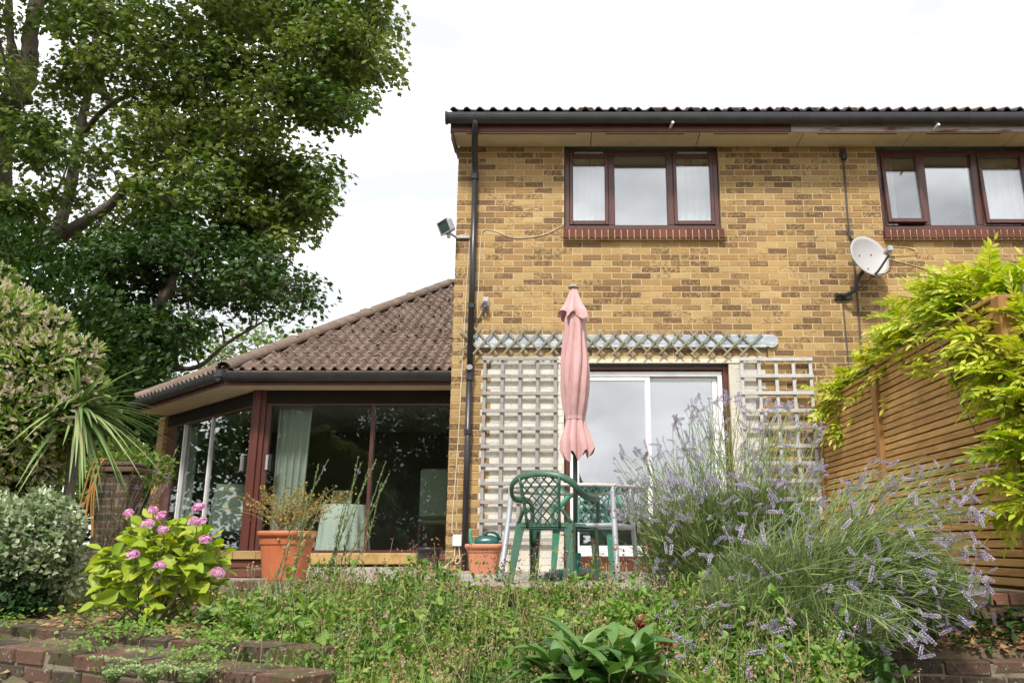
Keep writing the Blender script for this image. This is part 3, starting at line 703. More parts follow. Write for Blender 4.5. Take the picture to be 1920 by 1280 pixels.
drape('net_curtain', .03, .54, WY + .24, 3.7, 4.9, 6, .018, 'net', 'sheer white net curtain behind the left pane of the upper middle window')
drape('net_curtain', 1.25, 1.78, WY + .24, 3.7, 4.9, 6, .018, 'net', 'sheer white net curtain behind the right pane of the upper middle window')
drape('net_curtain', 3.74, 3.98, WY + .26, 3.7, 4.9, 3, .02, 'net', 'narrow pale curtain in the tilted left pane of the far right window')
drape('net_curtain', 4.86, 5.45, WY + .26, 3.7, 4.9, 6, .02, 'net', 'pale curtain behind the right pane of the far right window')
# sliding patio door
yb = WY + .06
f = MB(); f.box(-.005, .045, yb, yb + .12, .09, 2.20); f.box(1.755, 1.808, yb, yb + .12, .09, 2.20); f.box(.045, 1.755, yb, yb + .12, 2.162, 2.20); f.box(-.005, 1.808, yb - .05, yb + .12, .085, .14)
door = f.build('patio_door', 'wood_red', house)
f = MB(); A = (.05, 1.75, .145, 2.145)
f.box(A[0], A[0] + .05, yb + .02, yb + .10, A[2], A[3]); f.box(A[1] - .05, A[1], yb + .02, yb + .10, A[2], A[3]); f.box(A[0] + .05, A[1] - .05, yb + .02, yb + .10, A[3] - .055, A[3]); f.box(A[0] + .05, A[1] - .05, yb + .02, yb + .10, A[2], A[2] + .05)
f.build('track_frame', 'white_alu', door)
for a, b, yy in ((A[0] + .052, .945, yb + .028), (.885, A[1] - .052, yb + .066)):
    f = MB(); z0, z1 = A[2] + .052, A[3] - .057
    f.box(a, a + .05, yy, yy + .03, z0, z1); f.box(b - .055, b, yy, yy + .03, z0, z1); f.box(a + .05, b - .055, yy, yy + .03, z0, z0 + .06); f.box(a + .05, b - .055, yy, yy + .03, z1 - .045, z1)
    f.build('sliding_panel', 'white_alu', door)
    MB().box(a + .045, b - .05, yy + .01, yy + .022, z0 + .055, z1 - .04, .001).build('pane', 'glass_window', door)
MB().box(-.10, 2.16, WY - .012, WY + .02, 2.222, 2.272, .004).build('door_lintel_board', 'cream_paint', house)
sl = MB().box(.02, 1.79, WY - .085, WY + .1, -.07, .075, .002).build('door_sill', 'mortar', house)
for i in range(17):
    wv = 1.80 / 17; put('brick', brick_mesh('brick_sill', i % 4), sl, Matrix.Translation((.0 + (i + .5) * wv, WY - .01, .018)) @ Matrix.Rotation(R(-5), 4, 'X') @ Matrix.Diagonal(((wv - .011) / .215, 1.8, 1.9, 1)))
vt = MB().box(-.665, -.475, WY - .008, WY + .01, .17, .235, .002).build('air_brick', 'cream_paint', house)
for i in range(9):
    for k in range(3): MB().box(-.652 + i * .019, -.642 + i * .019, WY - .0105, WY - .007, .178 + k * .019, .190 + k * .019, .0005).build('vent_hole', 'dark_gap', vt)

# ---------------------------------------------------------------- garden room (extension)
ext = thing('garden_room', (-3.8, 12.5, 0), 'single storey garden room with angled dark glass doors and a hipped brown tiled roof', 'extension')
C0 = np.array([-4.1, 10.8]); LD = nrm(np.array([-1., 1.])); LL = 3.24; C1 = C0 + LD * LL      # corner post, left facet
EZ = 2.27
GC = np.array([-4.43, 10.40]); BIS = np.array([math.cos(R(67.5)), math.sin(R(67.5))])          # eave corner and plan of the hip
EP = math.atan2(5.25 - 2.46, 5.1)
APX = GC + BIS * (5.1 / BIS[1])
GL = GC + LD * 3.25; BIS2 = np.array([math.cos(R(22.5)), math.sin(R(22.5))])
rz = lambda d: 2.46 + d * math.tan(EP)
rs = MB()
slab_poly(rs, [(*GC, 2.45), (XL, GC[1], 2.45), (XL, APX[1], rz(5.1) - .01), (*APX, rz(5.1) - .01)])
t2 = 3.25 * 1.2
LT = GL + BIS2 * t2; dl = float(np.dot(LT - GL, np.array([.7071, .7071]))); tt = dl / BIS[1]; HT = GC + BIS * tt
slab_poly(rs, [(*GL, 2.45), (*GC, 2.45), (*HT, rz(dl) - .01), (*LT, rz(dl) - .01)])
slab_poly(rs, [(*LT, rz(dl) - .01), (*HT, rz(dl) - .01), (*APX, rz(5.1) - .01)])
slab_poly(rs, [(*GL, 2.45), (*LT, rz(dl) - .01), (*APX, rz(5.1) - .01), (APX[0], 19, rz(5.1) - .3), (GL[0], 18, 2.45)])
eroof = rs.build('roof', 'tile', ext)
hipn = np.array([-BIS[1], BIS[0]])           # outwards = to the left of the hip
roof_plane(eroof, (*GC, 2.45), (1, 0), EP, (-.1, 3.4), 18, [(GC, hipn), (np.array([XL - .005, 0]), np.array([1., 0])), (np.array([0, APX[1]]), np.array([0, 1.]))], 'tile', 300)
h2 = np.array([-BIS2[1], BIS2[0]])
roof_plane(eroof, (*GL, 2.45), (-LD[0], -LD[1]), EP, (-.1, 3.4), 13, [(GC, -hipn), (GL, h2)], 'tile', 0)
# half-round hip tiles, bedded in cement
def ridge_tiles(p0, p1, n, name):
    p0 = np.array(p0); p1 = np.array(p1); d = nrm(p1 - p0); Lh = np.linalg.norm(p1 - p0) / n
    x = nrm(np.cross(d, (0, 0, 1))); up = np.cross(x, d)
    for k in range(n):
        a = p0 + d * (k * Lh - .01); V = []; an = np.linspace(-.08, np.pi + .08, 12)
        for q, r in ((a, .128), (a + d * (Lh + .015), .122)):
            for rr in (r, r - .014): V.append(q + np.cos(an)[:, None] * x * rr + np.sin(an)[:, None] * up * rr * .75 - up * .015)
        V = np.concatenate(V); F = []
        for j in range(11):
            F += [(j, j + 1, 25 + j), (j, 25 + j, 24 + j), (j, 12 + j + 1, j + 1), (j, 12 + j, 12 + j + 1), (12 + j, 37 + j, 13 + j), (12 + j, 36 + j, 37 + j)]
        h = put(name, raw_mesh(name, V, np.array(F), 'hip_tile', False), eroof)
        if k in (3, 7, 10):
            c = MB(); pts = a + np.cos(an[3:9])[:, None] * x * .132 + np.sin(an[3:9])[:, None] * up * .1 - up * .012
            c.tube(pts, [.014, .03, .02, .032, .024, .012], 6); c.build('cement_joint', 'cement', h, smooth=True)
ridge_tiles((*GC, 2.50), (*APX, rz(5.1) + .05), 13, 'hip_tile')
ridge_tiles((*GL, 2.50), (*LT, rz(dl) + .05), 8, 'hip_tile')
ridge_tiles((*APX, rz(5.1) + .05), (XL, APX[1], rz(5.1) + .05), 3, 'ridge_tile')
ms = MB(); pos = []
for _ in range(420):
    t = rng.random() ** 1.0 * 5; u = rng.uniform(.05, 1); xx = GC[0] + BIS[0] * t / BIS[1]; xx = xx + (XL - xx) * u ** 1.6
    pos.append((xx, GC[1] + t, rz(t) + .035 + .02 * rng.random()))
pos = np.array(pos); ms.add(*scatter(T_TRI5, pos, rdir(len(pos)) * [1, 1, .2], rdir(len(pos)) + [0, 0, 2], rng.uniform(.03, .08, len(pos))))
ms.build('roof_moss', 'moss', eroof, kind='stuff')
g = MB(); gutter(g, (GC[0] + .04, GC[1] - .06, 2.415), (XL - .03, GC[1] - .06, 2.415)); eg = g.build('gutter', 'black_plastic', ext)
g2 = MB(); off = np.array([-.7071, -.7071]) * .06
gutter(g2, (*(GL + off), 2.415), (*(GC + off + [-.0, 0]), 2.415)); eg2 = g2.build('gutter', 'black_plastic', ext)
c = MB(); c.tube([(GC[0] - .0, GC[1] - .075, 2.355), (GC[0] - .0, GC[1] - .075, 2.445)], .064, 12); c.tube([(GC[0] - .05, GC[1] - .12, 2.47), (GC[0] - .045, GC[1] - .1, 2.5)], .014, 8); c.build('gutter_corner', 'black_plastic', eg)
for x in (-4.2, -2.75, -1.4):
    c = MB(); gutter(c, (x - .012, GC[1] - .06, 2.417), (x + .012, GC[1] - .06, 2.417), .064); c.build('gutter_bracket', 'black_plastic', eg)
for t in (.35, 1.2, 2.1, 2.9):
    p = GC + off + LD * t; c = MB(); gutter(c, (*(p + LD * .012), 2.417), (*(p - LD * .012), 2.417), .064); c.build('gutter_bracket', 'black_plastic', eg2)
def prism_bar(mb, p, q, inn, w0, w1, z0, z1):
    """horizontal board from p to q (plan), from w0 to w1 along inn"""
    P = [np.array([*(a + inn * w_), z]) for z in (z0, z1) for a, w_ in ((p, w0), (q, w0), (q, w1), (p, w1))]
    F = [(0, 2, 1), (0, 3, 2), (4, 5, 6), (4, 6, 7)]
    for i in range(4): j = (i + 1) % 4; F += [(i, j, j + 4), (i, j + 4, i + 4)]
    mb.add(P, F)
ny = np.array([0, 1.]); nl = np.array([.7071, .7071])
f = MB(); prism_bar(f, GC + [.02, 0], np.array([XL - .002, GC[1]]), ny, 0, .024, 2.262, 2.40); f.build('fascia', 'fascia', ext)
f = MB(); prism_bar(f, GL, GC + [-.008, .008], nl, 0, .024, 2.262, 2.40); f.build('fascia', 'fascia', ext)
f = MB(); prism_bar(f, GC + [.16, 0], np.array([XL - .004, GC[1]]), ny, .026, .5, 2.272, 2.284); f.build('soffit_panel', 'soffit', ext)
f = MB(); prism_bar(f, GL, GC + [.0, 0], nl, .026, .5, 2.27, 2.2825); f.build('soffit_panel', 'soffit', ext)
def facet(p, q, inn, z0, z1, fr, post0, post1, splits, rails, glass, handle, mirror=False):
    """sliding doors along p-q: dark beam above, frame, rails, panes, handle"""
    Ln = np.linalg.norm(q - p); d = (q - p) / Ln
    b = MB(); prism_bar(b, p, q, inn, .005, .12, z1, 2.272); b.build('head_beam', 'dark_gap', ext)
    b = MB(); prism_bar(b, p + d * .002, q - d * .002, inn, .02, .11, z0 - .05, z0); prism_bar(b, p, p + d * post0, inn, .02, .11, z0, z1); prism_bar(b, q - d * post1, q, inn, .02, .11, z0, z1)
    prism_bar(b, p + d * post0, q - d * post1, inn, .022, .10, z1 - .035, z1 - .001)
    fo = b.build('door_frame', fr, ext)
    for s in splits:
        b = MB(); prism_bar(b, p + d * (s - .022), p + d * (s + .022), inn, .012, .06, z0 + .002, z1 - .037); b.build('stile', rails, fo)
    ed = [post0, *splits, Ln - post1]
    for k in range(len(ed) - 1):
        b = MB(); prism_bar(b, p + d * (ed[k] + .002), p + d * (ed[k + 1] - .002), inn, .035 + .022 * (k % 2), .043 + .022 * (k % 2), z0 + .002, z1 - .038); b.build('pane', glass, fo)
    if handle is not None:
        c = p + d * handle; b = MB(); prism_bar(b, c - d * .03, c + d * .03, inn, -.02, .018, 1.20, 1.42); b.build('door_handle', 'black_plastic', fo)
        b = MB(); prism_bar(b, c - d * .022, c + d * .008, inn, -.05, -.022, 1.215, 1.405); b.build('handle_grip', 'steel', fo)
pf = C0 + [.12, 0]
facet(pf, np.array([XL - .01, 10.8]), ny, .20, 2.10, 'wood_brown', .06, .05, [1.42], 'wood_brown', 'glass_dark', .09)
facet(C1, C0 + LD * .10, nl, .20, 2.10, 'wood_brown', .36, .05, [.72, 1.75], 'white_alu', 'glass_dark', 3.0)
b = MB(); b.box(C0[0] - .07, C0[0] + .115, C0[1] - .005, C0[1] + .16, .10, 2.271, .006); b.box(C0[0] - .02, C0[0] + .05, C0[1] - .035, C0[1] - .006, .10, 2.26, .004); b.build('corner_post', 'wood_red', ext)
b = MB(); prism_bar(b, C1 + LD * .02, C1 + LD * .28, nl, -.03, .25, -.1, 2.27); pier = b.build('end_pier', 'mortar', ext)
for k in range(31):
    p = C1 + LD * .15; brick_at(pier, 'brick_yellow', (p[0] + .01, p[1] + .01, -.05 + k * .075), math.atan2(-LD[1], -LD[0]), (1.25, 1, 1))
b = MB(); prism_bar(b, C0 + [-.02, .02], np.array([XL - .01, 10.82]), ny, .0, .12, -.1, .148); prism_bar(b, C1, C0 + LD * .02, nl, .02, .12, -.1, .148); pl = b.build('plinth', 'mortar_old', ext)
for k in range(2):
    x = C0[0] - .11 * k
    while x < XL - .05:
        brick_at(pl, 'brick_red', (x + .11, 10.86, .035 + k * .075), 0); x += .225
    t = .1125 * k
    while t < LL - .1:
        p = C0 + LD * (t + .11); brick_at(pl, 'brick_red', (p[0] + .02, p[1] + .02, .035 + k * .075), math.atan2(-LD[1], -LD[0])); t += .225
tag(MB().box(-3.25, -1.83, 10.42, 10.79, .03, .165, .01).build('doorstep', 'step_stone'), 'yellow stone doorstep in front of the dark glass doors', 'step')
# the room behind the glass
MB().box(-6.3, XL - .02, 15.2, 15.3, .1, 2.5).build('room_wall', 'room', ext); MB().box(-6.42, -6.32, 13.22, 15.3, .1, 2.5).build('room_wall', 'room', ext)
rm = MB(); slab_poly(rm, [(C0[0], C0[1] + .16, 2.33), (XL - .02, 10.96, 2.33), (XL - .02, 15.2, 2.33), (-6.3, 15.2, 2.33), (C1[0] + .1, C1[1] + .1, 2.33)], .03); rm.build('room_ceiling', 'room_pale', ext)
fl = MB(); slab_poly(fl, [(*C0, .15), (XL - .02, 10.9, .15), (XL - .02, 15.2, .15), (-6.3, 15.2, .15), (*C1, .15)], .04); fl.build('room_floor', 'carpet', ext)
drape('curtain', -3.88, -3.42, 11.02, .2, 2.08, 5, .03, 'curtain', 'tall pale curtain at the left of the front glass doors', narrow=.12)
drape('curtain', -1.50, -1.32, 11.02, .2, 2.08, 2, .03, 'curtain', 'narrow pale curtain beside the yellow brick corner')
ML = Matrix.Translation((C1[0], C1[1], 0)) @ Matrix.Rotation(math.atan2(-LD[1], -LD[0]), 4, 'Z')
drape('curtain', .45, .80, .20, .2, 2.05, 4, .03, 'curtain', 'pale curtain inside the angled left glass door', M=ML)
t = thing('round_side_table', (-3.05, 11.55, .15), 'small side table under a white cloth behind the glass', 'table')
a = np.linspace(0, 2 * np.pi, 97)[:-1]; V = []; 
for z, r in ((.80, .01), (.80, .29), (.78, .305), (.5, .33), (.17, .36)):
    V.append(np.stack([-3.05 + (r + (0 if z > .7 else .018 * np.sin(a * 14) * (.8 - z) * 2)) * np.cos(a), 11.55 + (r + (0 if z > .7 else .018 * np.sin(a * 14) * (.8 - z) * 2)) * np.sin(a), np.full(96, z)], 1))
V = np.concatenate(V); F = [(i * 96 + j, i * 96 + (j + 1) % 96, (i + 1) * 96 + (j + 1) % 96, (i + 1) * 96 + j) for i in range(4) for j in range(96)]
put('tablecloth', raw_mesh('tablecloth', V, np.array(F), 'cloth_white', True), t)
c = MB(); c.tube([(-3.05, 11.55, .16), (-3.05, 11.55, .79)], .04, 10); c.build('pedestal', 'wood_brown', t)
fr = thing('photo_frame', (-3.1, 11.5, .80), 'tan picture in a white frame standing on the cloth covered table', 'picture')
Mx = Matrix.Translation((-3.1, 11.52, .805)) @ Matrix.Rotation(R(-14), 4, 'X')
MB().box(-.14, .14, 0, .015, 0, .02, .003, Mx).box(-.14, .14, 0, .015, .18, .2, .003, Mx).box(-.14, -.12, 0, .015, .02, .18, .003, Mx).box(.12, .14, 0, .015, .02, .18, .003, Mx).build('frame', 'pvc_white', fr)
MB().box(-.12, .12, .005, .012, .02, .18, .001, Mx).build('picture', 'box_tan', fr)
ac = thing('armchair', (-4.75, 12.1, .15), 'grey green upholstered armchair seen through the angled glass', 'armchair', rz=R(15))
V, F = [], None
bk = MB(); bk.tube(curve([(0, -.33, .95), (0, -.30, .6), (0, -.26, .28)], 8), [.14, .15, .16, .165, .165, .16, .16, .16], 12); bk.V[-1] = bk.V[-1] * [1.9, .55, 1] + [0, -.13, 0]; bk.build('backrest', 'chair_fabric', ac, True, True)
MB().box(-.28, .28, -.2, .32, .22, .42, .06).build('seat', 'chair_fabric', ac, local=True)
for s in (-1, 1):
    MB().box(s * .30 - .05, s * .30 + .05, -.2, .32, .2, .58, .04).build('armrest', 'chair_fabric', ac, local=True)
    for yy in (-.2, .28): MB().box(s * .27 - .02, s * .27 + .02, yy - .02, yy + .02, 0, .2, .004).build('leg', 'wood_brown', ac, local=True)
hb = thing('upholstered_chair', (-1.85, 11.75, .15), 'pale upholstered dining chair behind the glass near the brick corner', 'chair', rz=R(8))
MB().box(-.2, .2, -.05, .03, .48, 1.16, .03).build('backrest', 'chair_fabric', hb, local=True)
MB().box(-.22, .22, .03, .46, .40, .48, .03).build('seat', 'chair_fabric', hb, local=True)
for s in (-1, 1):
    for yy in (0, .42): MB().box(s * .19 - .018, s * .19 + .018, yy - .018, yy + .018, 0, .41, .004).build('leg', 'wood_brown', hb, local=True)

# ---------------------------------------------------------------- things on the house wall
def trellis(x0, nx, z1, nz, st, y, mat, label, shear=0., group=None):
    t = thing('trellis_panel', (x0 + st * (nx - 1) / 2, y, z1 - nz * st), label, 'trellis', group)
    for i in range(nx):
        MB().box(x0 + i * st - .0185, x0 + i * st + .0185, y + .002, y + .020, z1 - nz * st + rng.uniform(-.01, .01), z1 - .012, .002).build('upright', mat, t)
    for k in range(nz + 1):
        zz = z1 - k * st + rng.uniform(-.004, .004)
        MB().box(x0 - .022, x0 + (nx - 1) * st + .022, y - .018, y, zz - .0195, zz + .0195, .002).build('crossbar', mat, t)
    return t
trellis(-.890, 5, 2.265, 10, .195, WY - .05, 'trellis_grey', 'weathered grey square trellis left of the patio door')
trellis(1.950, 5, 2.255, 9, .19, WY - .05, 'trellis_pale', 'pale grey square trellis right of the patio door')
la = thing('expanding_lattice', (.4, WY - .04, 2.3), 'weathered expanding diamond lattice stretched over the patio door', 'lattice')
for k in range(19):
    x = -1.19 + k * .166 + .0004 * k * k; dz = -.004 * k
    for s, yy in ((1, WY - .05), (-1, WY - .062)):
        a = (x if s > 0 else x + .27); b = (x + .27 if s > 0 else x)
        MB().bar((a, yy, 2.635 + dz + rng.uniform(-.01, .01)), (b, yy, 2.315 + dz * .3 + rng.uniform(-.01, .01)), .022, .010, .002, up=(0, 1, 0)).build('slat', 'lattice', la)
fl_ = MB(); fl_.box(-1.015, 2.30, WY - .035, WY - .001, 2.43, 2.545, .006); fl_.box(-1.015, 2.25, WY - .045, WY - .001, 2.392, 2.428, .006)
fs = thing('flashing_strip', (.7, WY - .02, 2.39), 'long blue grey painted metal strip fixed to the brick behind the lattice', 'metal strip')
fl_.build('strip', 'flashing', fs)
c = MB(); V, F = lathe([(.001, 0), (.075, 0), (.075, .03), (.001, .03)], 20); V = xf(Matrix.Translation((2.30, WY - .003, 2.472)) @ Matrix.Rotation(R(90), 4, 'X'), V); c.add(V, F); c.build('rounded_end', 'flashing', fs)
c = MB(); c.tube(curve([(2.24, WY - .05, 2.40), (2.245, WY - .02, 2.36), (2.25, WY - .01, 2.28)], 8), .008, 6); c.build('hanging_wire', 'wood_brown', fs)
# flood light on the corner
fg = thing('flood_light', (-1.20, WY - .02, 3.70), 'grey floodlight on a bracket at the upper left corner of the wall', 'floodlight')
Mf = Matrix.Translation((-1.375, WY - .16, 3.775)) @ Matrix.Rotation(R(-38), 4, 'Z') @ Matrix.Rotation(R(22), 4, 'X') @ Matrix.Rotation(R(-10), 4, 'Y')
MB().box(-.085, .085, .0, .085, -.075, .075, .015, Mf).build('housing', 'grey_metal', fg)
fb = MB(); fb.box(-.09, .09, -.018, -.001, -.08, -.066, .003, Mf).box(-.09, .09, -.018, -.001, .066, .08, .003, Mf).box(-.09, -.076, -.018, -.001, -.066, .066, .003, Mf).box(.076, .09, -.018, -.001, -.066, .066, .003, Mf); fb.build('bezel', 'grey_metal', fg)
MB().box(-.076, .076, -.01, -.002, -.066, .066, .002, Mf).build('lens', 'lamp_glass', fg)
b = MB(); b.box(-1.27, -1.10, WY - .028, WY - .001, 3.69, 3.725, .004); b.tube([(-1.26, WY - .02, 3.705), (-1.33, WY - .12, 3.72)], .014, 8); b.tube([(-1.33, WY - .12, 3.66), (-1.33, WY - .12, 3.74)], .022, 8); b.build('bracket', 'trellis_pale', fg)
def cable(pts, r, mat, label, n=30):
    c = MB(); c.tube(curve(pts, n), r, 5); o = c.build('cable', mat, smooth=True); return tag(o, label, 'cable')
yw = WY - .006
cable([(-1.26, yw, 3.72), (-1.13, yw - .02, 3.735), (-1.105, yw, 3.68), (-1.12, yw, 3.2), (-1.14, yw, 2.3), (-1.17, yw, 1.2), (-1.2, yw, .5), (-1.19, yw, .36)], .005, 'cable_white', 'thin pale cable running down the wall left of the downpipe')
cable([(-.02, yw, 3.86), (-.25, yw, 3.74), (-.58, yw, 3.70), (-.80, yw, 3.78), (-.93, yw, 3.80), (-.975, yw, 3.70), (-.985, yw, 3.2), (-.99, yw, 2.75), (-.93, yw - .02, 2.86)], .005, 'cable_white', 'looping pale cable between the upper window and the downpipe')
cable([(3.70, yw, 3.60), (3.95, yw, 3.58), (4.02, yw - .02, 3.52), (3.65, yw, 3.47), (3.72, yw, 3.44), (4.1, yw, 3.33), (4.42, yw, 3.2)], .005, 'cable_yellow', 'thin yellow wire curling on the wall below the far right window')
cable([(3.29, yw - .01, 4.78), (3.285, yw, 4.3), (3.28, yw, 3.85), (3.30, yw - .01, 3.6), (3.31, yw, 3.0), (3.30, yw, 2.4), (3.295, yw, 1.9)], .011, 'cable_dark', 'dark cable dropping from the eaves behind the satellite dish')
cable([(3.28, yw - .01, 3.9), (3.26, yw - .02, 3.75), (3.38, yw - .05, 3.58), (3.50, yw - .12, 3.45)], .008, 'cable_dark', 'short grey cable looping into the back of the satellite dish')
cable([(3.14, yw, 2.98), (3.145, yw, 2.5), (3.15, yw, 1.8)], .008, 'cable_dark', 'dark cable hanging from the foot of the satellite dish bracket')
c = MB(); c.tube([(3.29, WY - .03, 4.68), (3.288, WY - .03, 4.80)], .034, 10); tag(c.build('cable_gland', 'black_plastic'), 'black cable boot under the eaves above the satellite dish', 'cable boot')
# satellite dish
sd = thing('satellite_dish', (3.14, WY, 2.98), 'grey satellite dish on a bent black wall arm', 'satellite dish')
nd = nrm(np.array([.26, -.90, .26])); xd = nrm(np.cross((0, 0, 1), nd)); ud = np.cross(nd, xd); cd = np.array([3.38, WY - .27, 3.375])
V = []; F = []; a = np.arange(40) / 40 * 2 * np.pi; rr = np.linspace(0, 1, 9)[1:]
for rad, back in [(r, 0) for r in rr] + [(1.015, 1)] + [(r, 1) for r in rr[::-1]]:
    o = (.075 * rad * rad if rad <= 1 else .075) - .012 * back
    V.append(cd + np.cos(a)[:, None] * xd * .235 * rad + np.sin(a)[:, None] * ud * .26 * rad + nd * (o - .05))
n_ = len(V); V = np.concatenate(V)
F = [(i * 40 + j, i * 40 + (j + 1) % 40, (i + 1) * 40 + (j + 1) % 40, (i + 1) * 40 + j) for i in range(n_ - 1) for j in range(40)] + [tuple(range(3, -1, -1))]
F = F[:-1]; V = np.concatenate([V, [cd - nd * .05, cd - nd * .062]]); k0 = len(V) - 2
me = bpy.data.meshes.new('reflector'); me.from_pydata(V.tolist(), [], F + [(k0, (j + 1) % 40, j) for j in range(40)] + [(k0 + 1, (n_ - 1) * 40 + j, (n_ - 1) * 40 + (j + 1) % 40) for j in range(40)])
for p in me.polygons: p.use_smooth = True
me.materials.append(MAT['dish']); rf_ = put('reflector', me, sd)
for q in ((-.09, .03), (.07, .06), (-.05, -.16)):
    c = MB(); p = cd + xd * q[0] + ud * q[1] + nd * (-.045 + .075 * (q[0] ** 2 + q[1] ** 2) / .06); c.tube([p, p + nd * .006], .008, 8); c.build('bolt', 'cable_dark', rf_)
lnb = cd + nd * .27 - ud * .10 + xd * .03; ft = cd - ud * .22 + nd * .0
c = MB(); c.tube(curve([ft - nd * .05, ft + nd * .06 - ud * .02, lnb - ud * .05], 10), .013, 6); c.build('feed_arm', 'cable_dark', sd)
c = MB(); c.tube([lnb - nd * .045, lnb - nd * .02], .03, 10); c.tube([lnb - nd * .02, lnb + nd * .03], .028, 8); c.box(-.028, .028, -.035, .035, -.03, .03, .006, Matrix.Translation(lnb + nd * .03)); c.build('receiver', 'grey_metal', sd)
c = MB(); c.tube(curve([(3.14, WY - .02, 2.99), (3.16, WY - .10, 2.99), (3.24, WY - .16, 3.03), (3.265, WY - .18, 3.14), tuple(cd - ud * .08 - nd * .08)], 16), .022, 10); c.box(3.05, 3.25, WY - .03, WY - .001, 2.955, 3.03, .006); c.tube([(3.06, WY - .05, 3.0), (3.14, WY - .03, 3.0)], .02, 8); c.build('wall_arm', 'black_plastic', sd)
c = MB(); c.tube(curve([lnb + nd * .03 - ud * .04, lnb - ud * .15 + xd * .0, lnb - ud * .22 - nd * .1, ft - ud * .03, (3.30, WY - .08, 3.06)], 16), .005, 5); c.build('lead', 'cable_dark', sd)
# small fittings
jb = thing('junction_box', (-.90, WY, 2.84), 'broken grey junction box with loose wires beside the downpipe', 'junction box')
MB().box(-.935, -.865, WY - .045, WY - .001, 2.86, 2.98, .008).build('box', 'trellis_pale', jb)
c = MB()
for k in range(5):
    c.tube(curve([(-.90 + rng.uniform(-.02, .02), WY - .045, 2.93), (-.91 + rng.uniform(-.05, .05), WY - .07, 2.86), (-.89 + rng.uniform(-.05, .05), WY - .05, 2.80 + rng.uniform(-.03, .02))], 7), .007, 5)
c.tube(curve([(-.91, WY - .03, 2.80), (-.98, WY - .02, 2.72), (-1.02, WY - .02, 2.62)], 7), .006, 5); c.build('loose_wires', 'cable_dark', jb)
sb = thing('socket_box', (-1.13, WY, .24), 'white electrical box low on the wall beside the downpipe', 'electrical box')
MB().box(-1.185, -1.085, WY - .05, WY - .001, .25, .37, .008).build('cover', 'pvc_white', sb)
c = MB(); c.tube(curve([(-1.16, WY - .02, .25), (-1.17, WY - .03, .12), (-1.25, WY - .04, .05), (-1.24, WY - .06, .02)], 9), .005, 5); c.tube(curve([(-1.12, WY - .02, .25), (-1.10, WY - .03, .10), (-1.15, WY - .03, .08), (-1.13, WY - .03, .16), (-1.10, WY - .03, .12)], 12), .006, 5); c.build('lead', 'cable_white', sb)
for px, py, lb in ((1258, 237, 'small white overflow pipe poking through the fascia above the middle window'), (1752, 241, 'small white overflow pipe poking through the fascia near the far right window')):
    q = at(px, py, 8.51); c = MB(); c.tube([(q[0] - .01, 8.52, q[2] - .01), (q[0] + .012, 8.42, q[2] + .005)], .016, 10); tag(c.build('overflow_pipe', 'pvc_white'), lb, 'pipe')
wl = thing('wall_lamp', tuple(at(1912, 535, WY)), 'small black lantern at the right edge above the wisteria', 'lamp')
q = at(1916, 532, WY - .12); c = MB(); V, F = lathe([(.0, .10), (.03, .08), (.09, .03), (.085, .02), (.06, -.06), (.0, -.07)], 12, q[0], q[1]); c.add(V + [0, 0, q[2]], F); c.build('shade', 'black_plastic', wl)
c = MB(); c.tube([(q[0], q[1], q[2] + .05), (q[0], WY - .001, q[2] + .06)], .012, 6); c.build('arm', 'black_plastic', wl)

# ---------------------------------------------------------------- parasol, table, chairs, pots
PXY = np.array([.082, 6.85])
um = thing('parasol', (*PXY, 0), 'closed faded pink parasol standing through the glass table', 'parasol')
def cloth_loft(prof, nf, seed, amp, n=96, hem=0.):
    rg = np.random.default_rng(seed); a = np.arange(n) / n * 2 * np.pi; V = []
    ph = rg.uniform(0, 6, 4)
    for i, (z, r, am, ox, oy) in enumerate(prof):
        tw = .5 * math.sin(z * 1.7)
        fold = np.abs(np.sin((a + tw) * nf / 2 + ph[0])) ** .7 - .55
        rr = r * .92 * (1 + am * fold + .10 * np.sin(a * 2 + ph[1] + z * 2) + .06 * np.sin(a * 3 + ph[2] - z * 3) + .035 * np.sin(a * 11 + z * 7 + ph[1]) + .025 * np.sin(a * 19 - z * 13 + ph[2]) * np.sin(z * 5) + .02 * rg.normal(size=n).cumsum() / 6 * 0)
        zz = np.full(n, z)
        if hem and i >= len(prof) - 3: zz = zz - hem * (i - len(prof) + 3) / 2 * (np.sin(a * nf / 2 + ph[0] + tw) ** 2 + .4 * np.sin(a + ph[3]))
        V.append(np.stack([PXY[0] + ox + rr * np.cos(a), PXY[1] + oy + rr * np.sin(a), zz], 1))
    V = np.concatenate(V); m = len(prof)
    return V, np.array([(i * n + j, (i + 1) * n + j, (i + 1) * n + (j + 1) % n, i * n + (j + 1) % n) for i in range(m - 1) for j in range(n)])
def dens(keys, m):
    k = np.array(keys, float); t = np.linspace(0, 1, len(k)); q = np.linspace(0, 1, m); return np.stack([np.interp(q, t, k[:, c]) for c in range(k.shape[1])], 1)
zb = lambda y: float(at(1078, y, 6.85)[2])
body = [(zb(572), .040, .1, 0, 0), (zb(600), .088, .42, -.0, 0), (zb(640), .102, .46, .0, 0), (zb(690), .122, .48, 0, 0), (zb(725), .124, .44, 0, 0), (zb(760), .105, .42, 0, 0), (zb(786), .080, .36, 0, 0), (zb(800), .088, .5, 0, 0), (zb(825), .118, .6, 0, 0), (zb(840), .128, .65, .01, 0)]
V, F = cloth_loft(dens(body, 44), 8, 3, .3, hem=.085); V[:, 0] += .0
sk = put('canopy', raw_mesh('canopy', V, F, 'canvas', True), um)
ruff = [(zb(541), .030, .1, -.01, 0), (zb(552), .045, .3, -.012, 0), (zb(568), .068, .45, -.012, 0), (zb(582), .100, .6, -.012, 0), (zb(588), .118, .7, -.012, 0)]
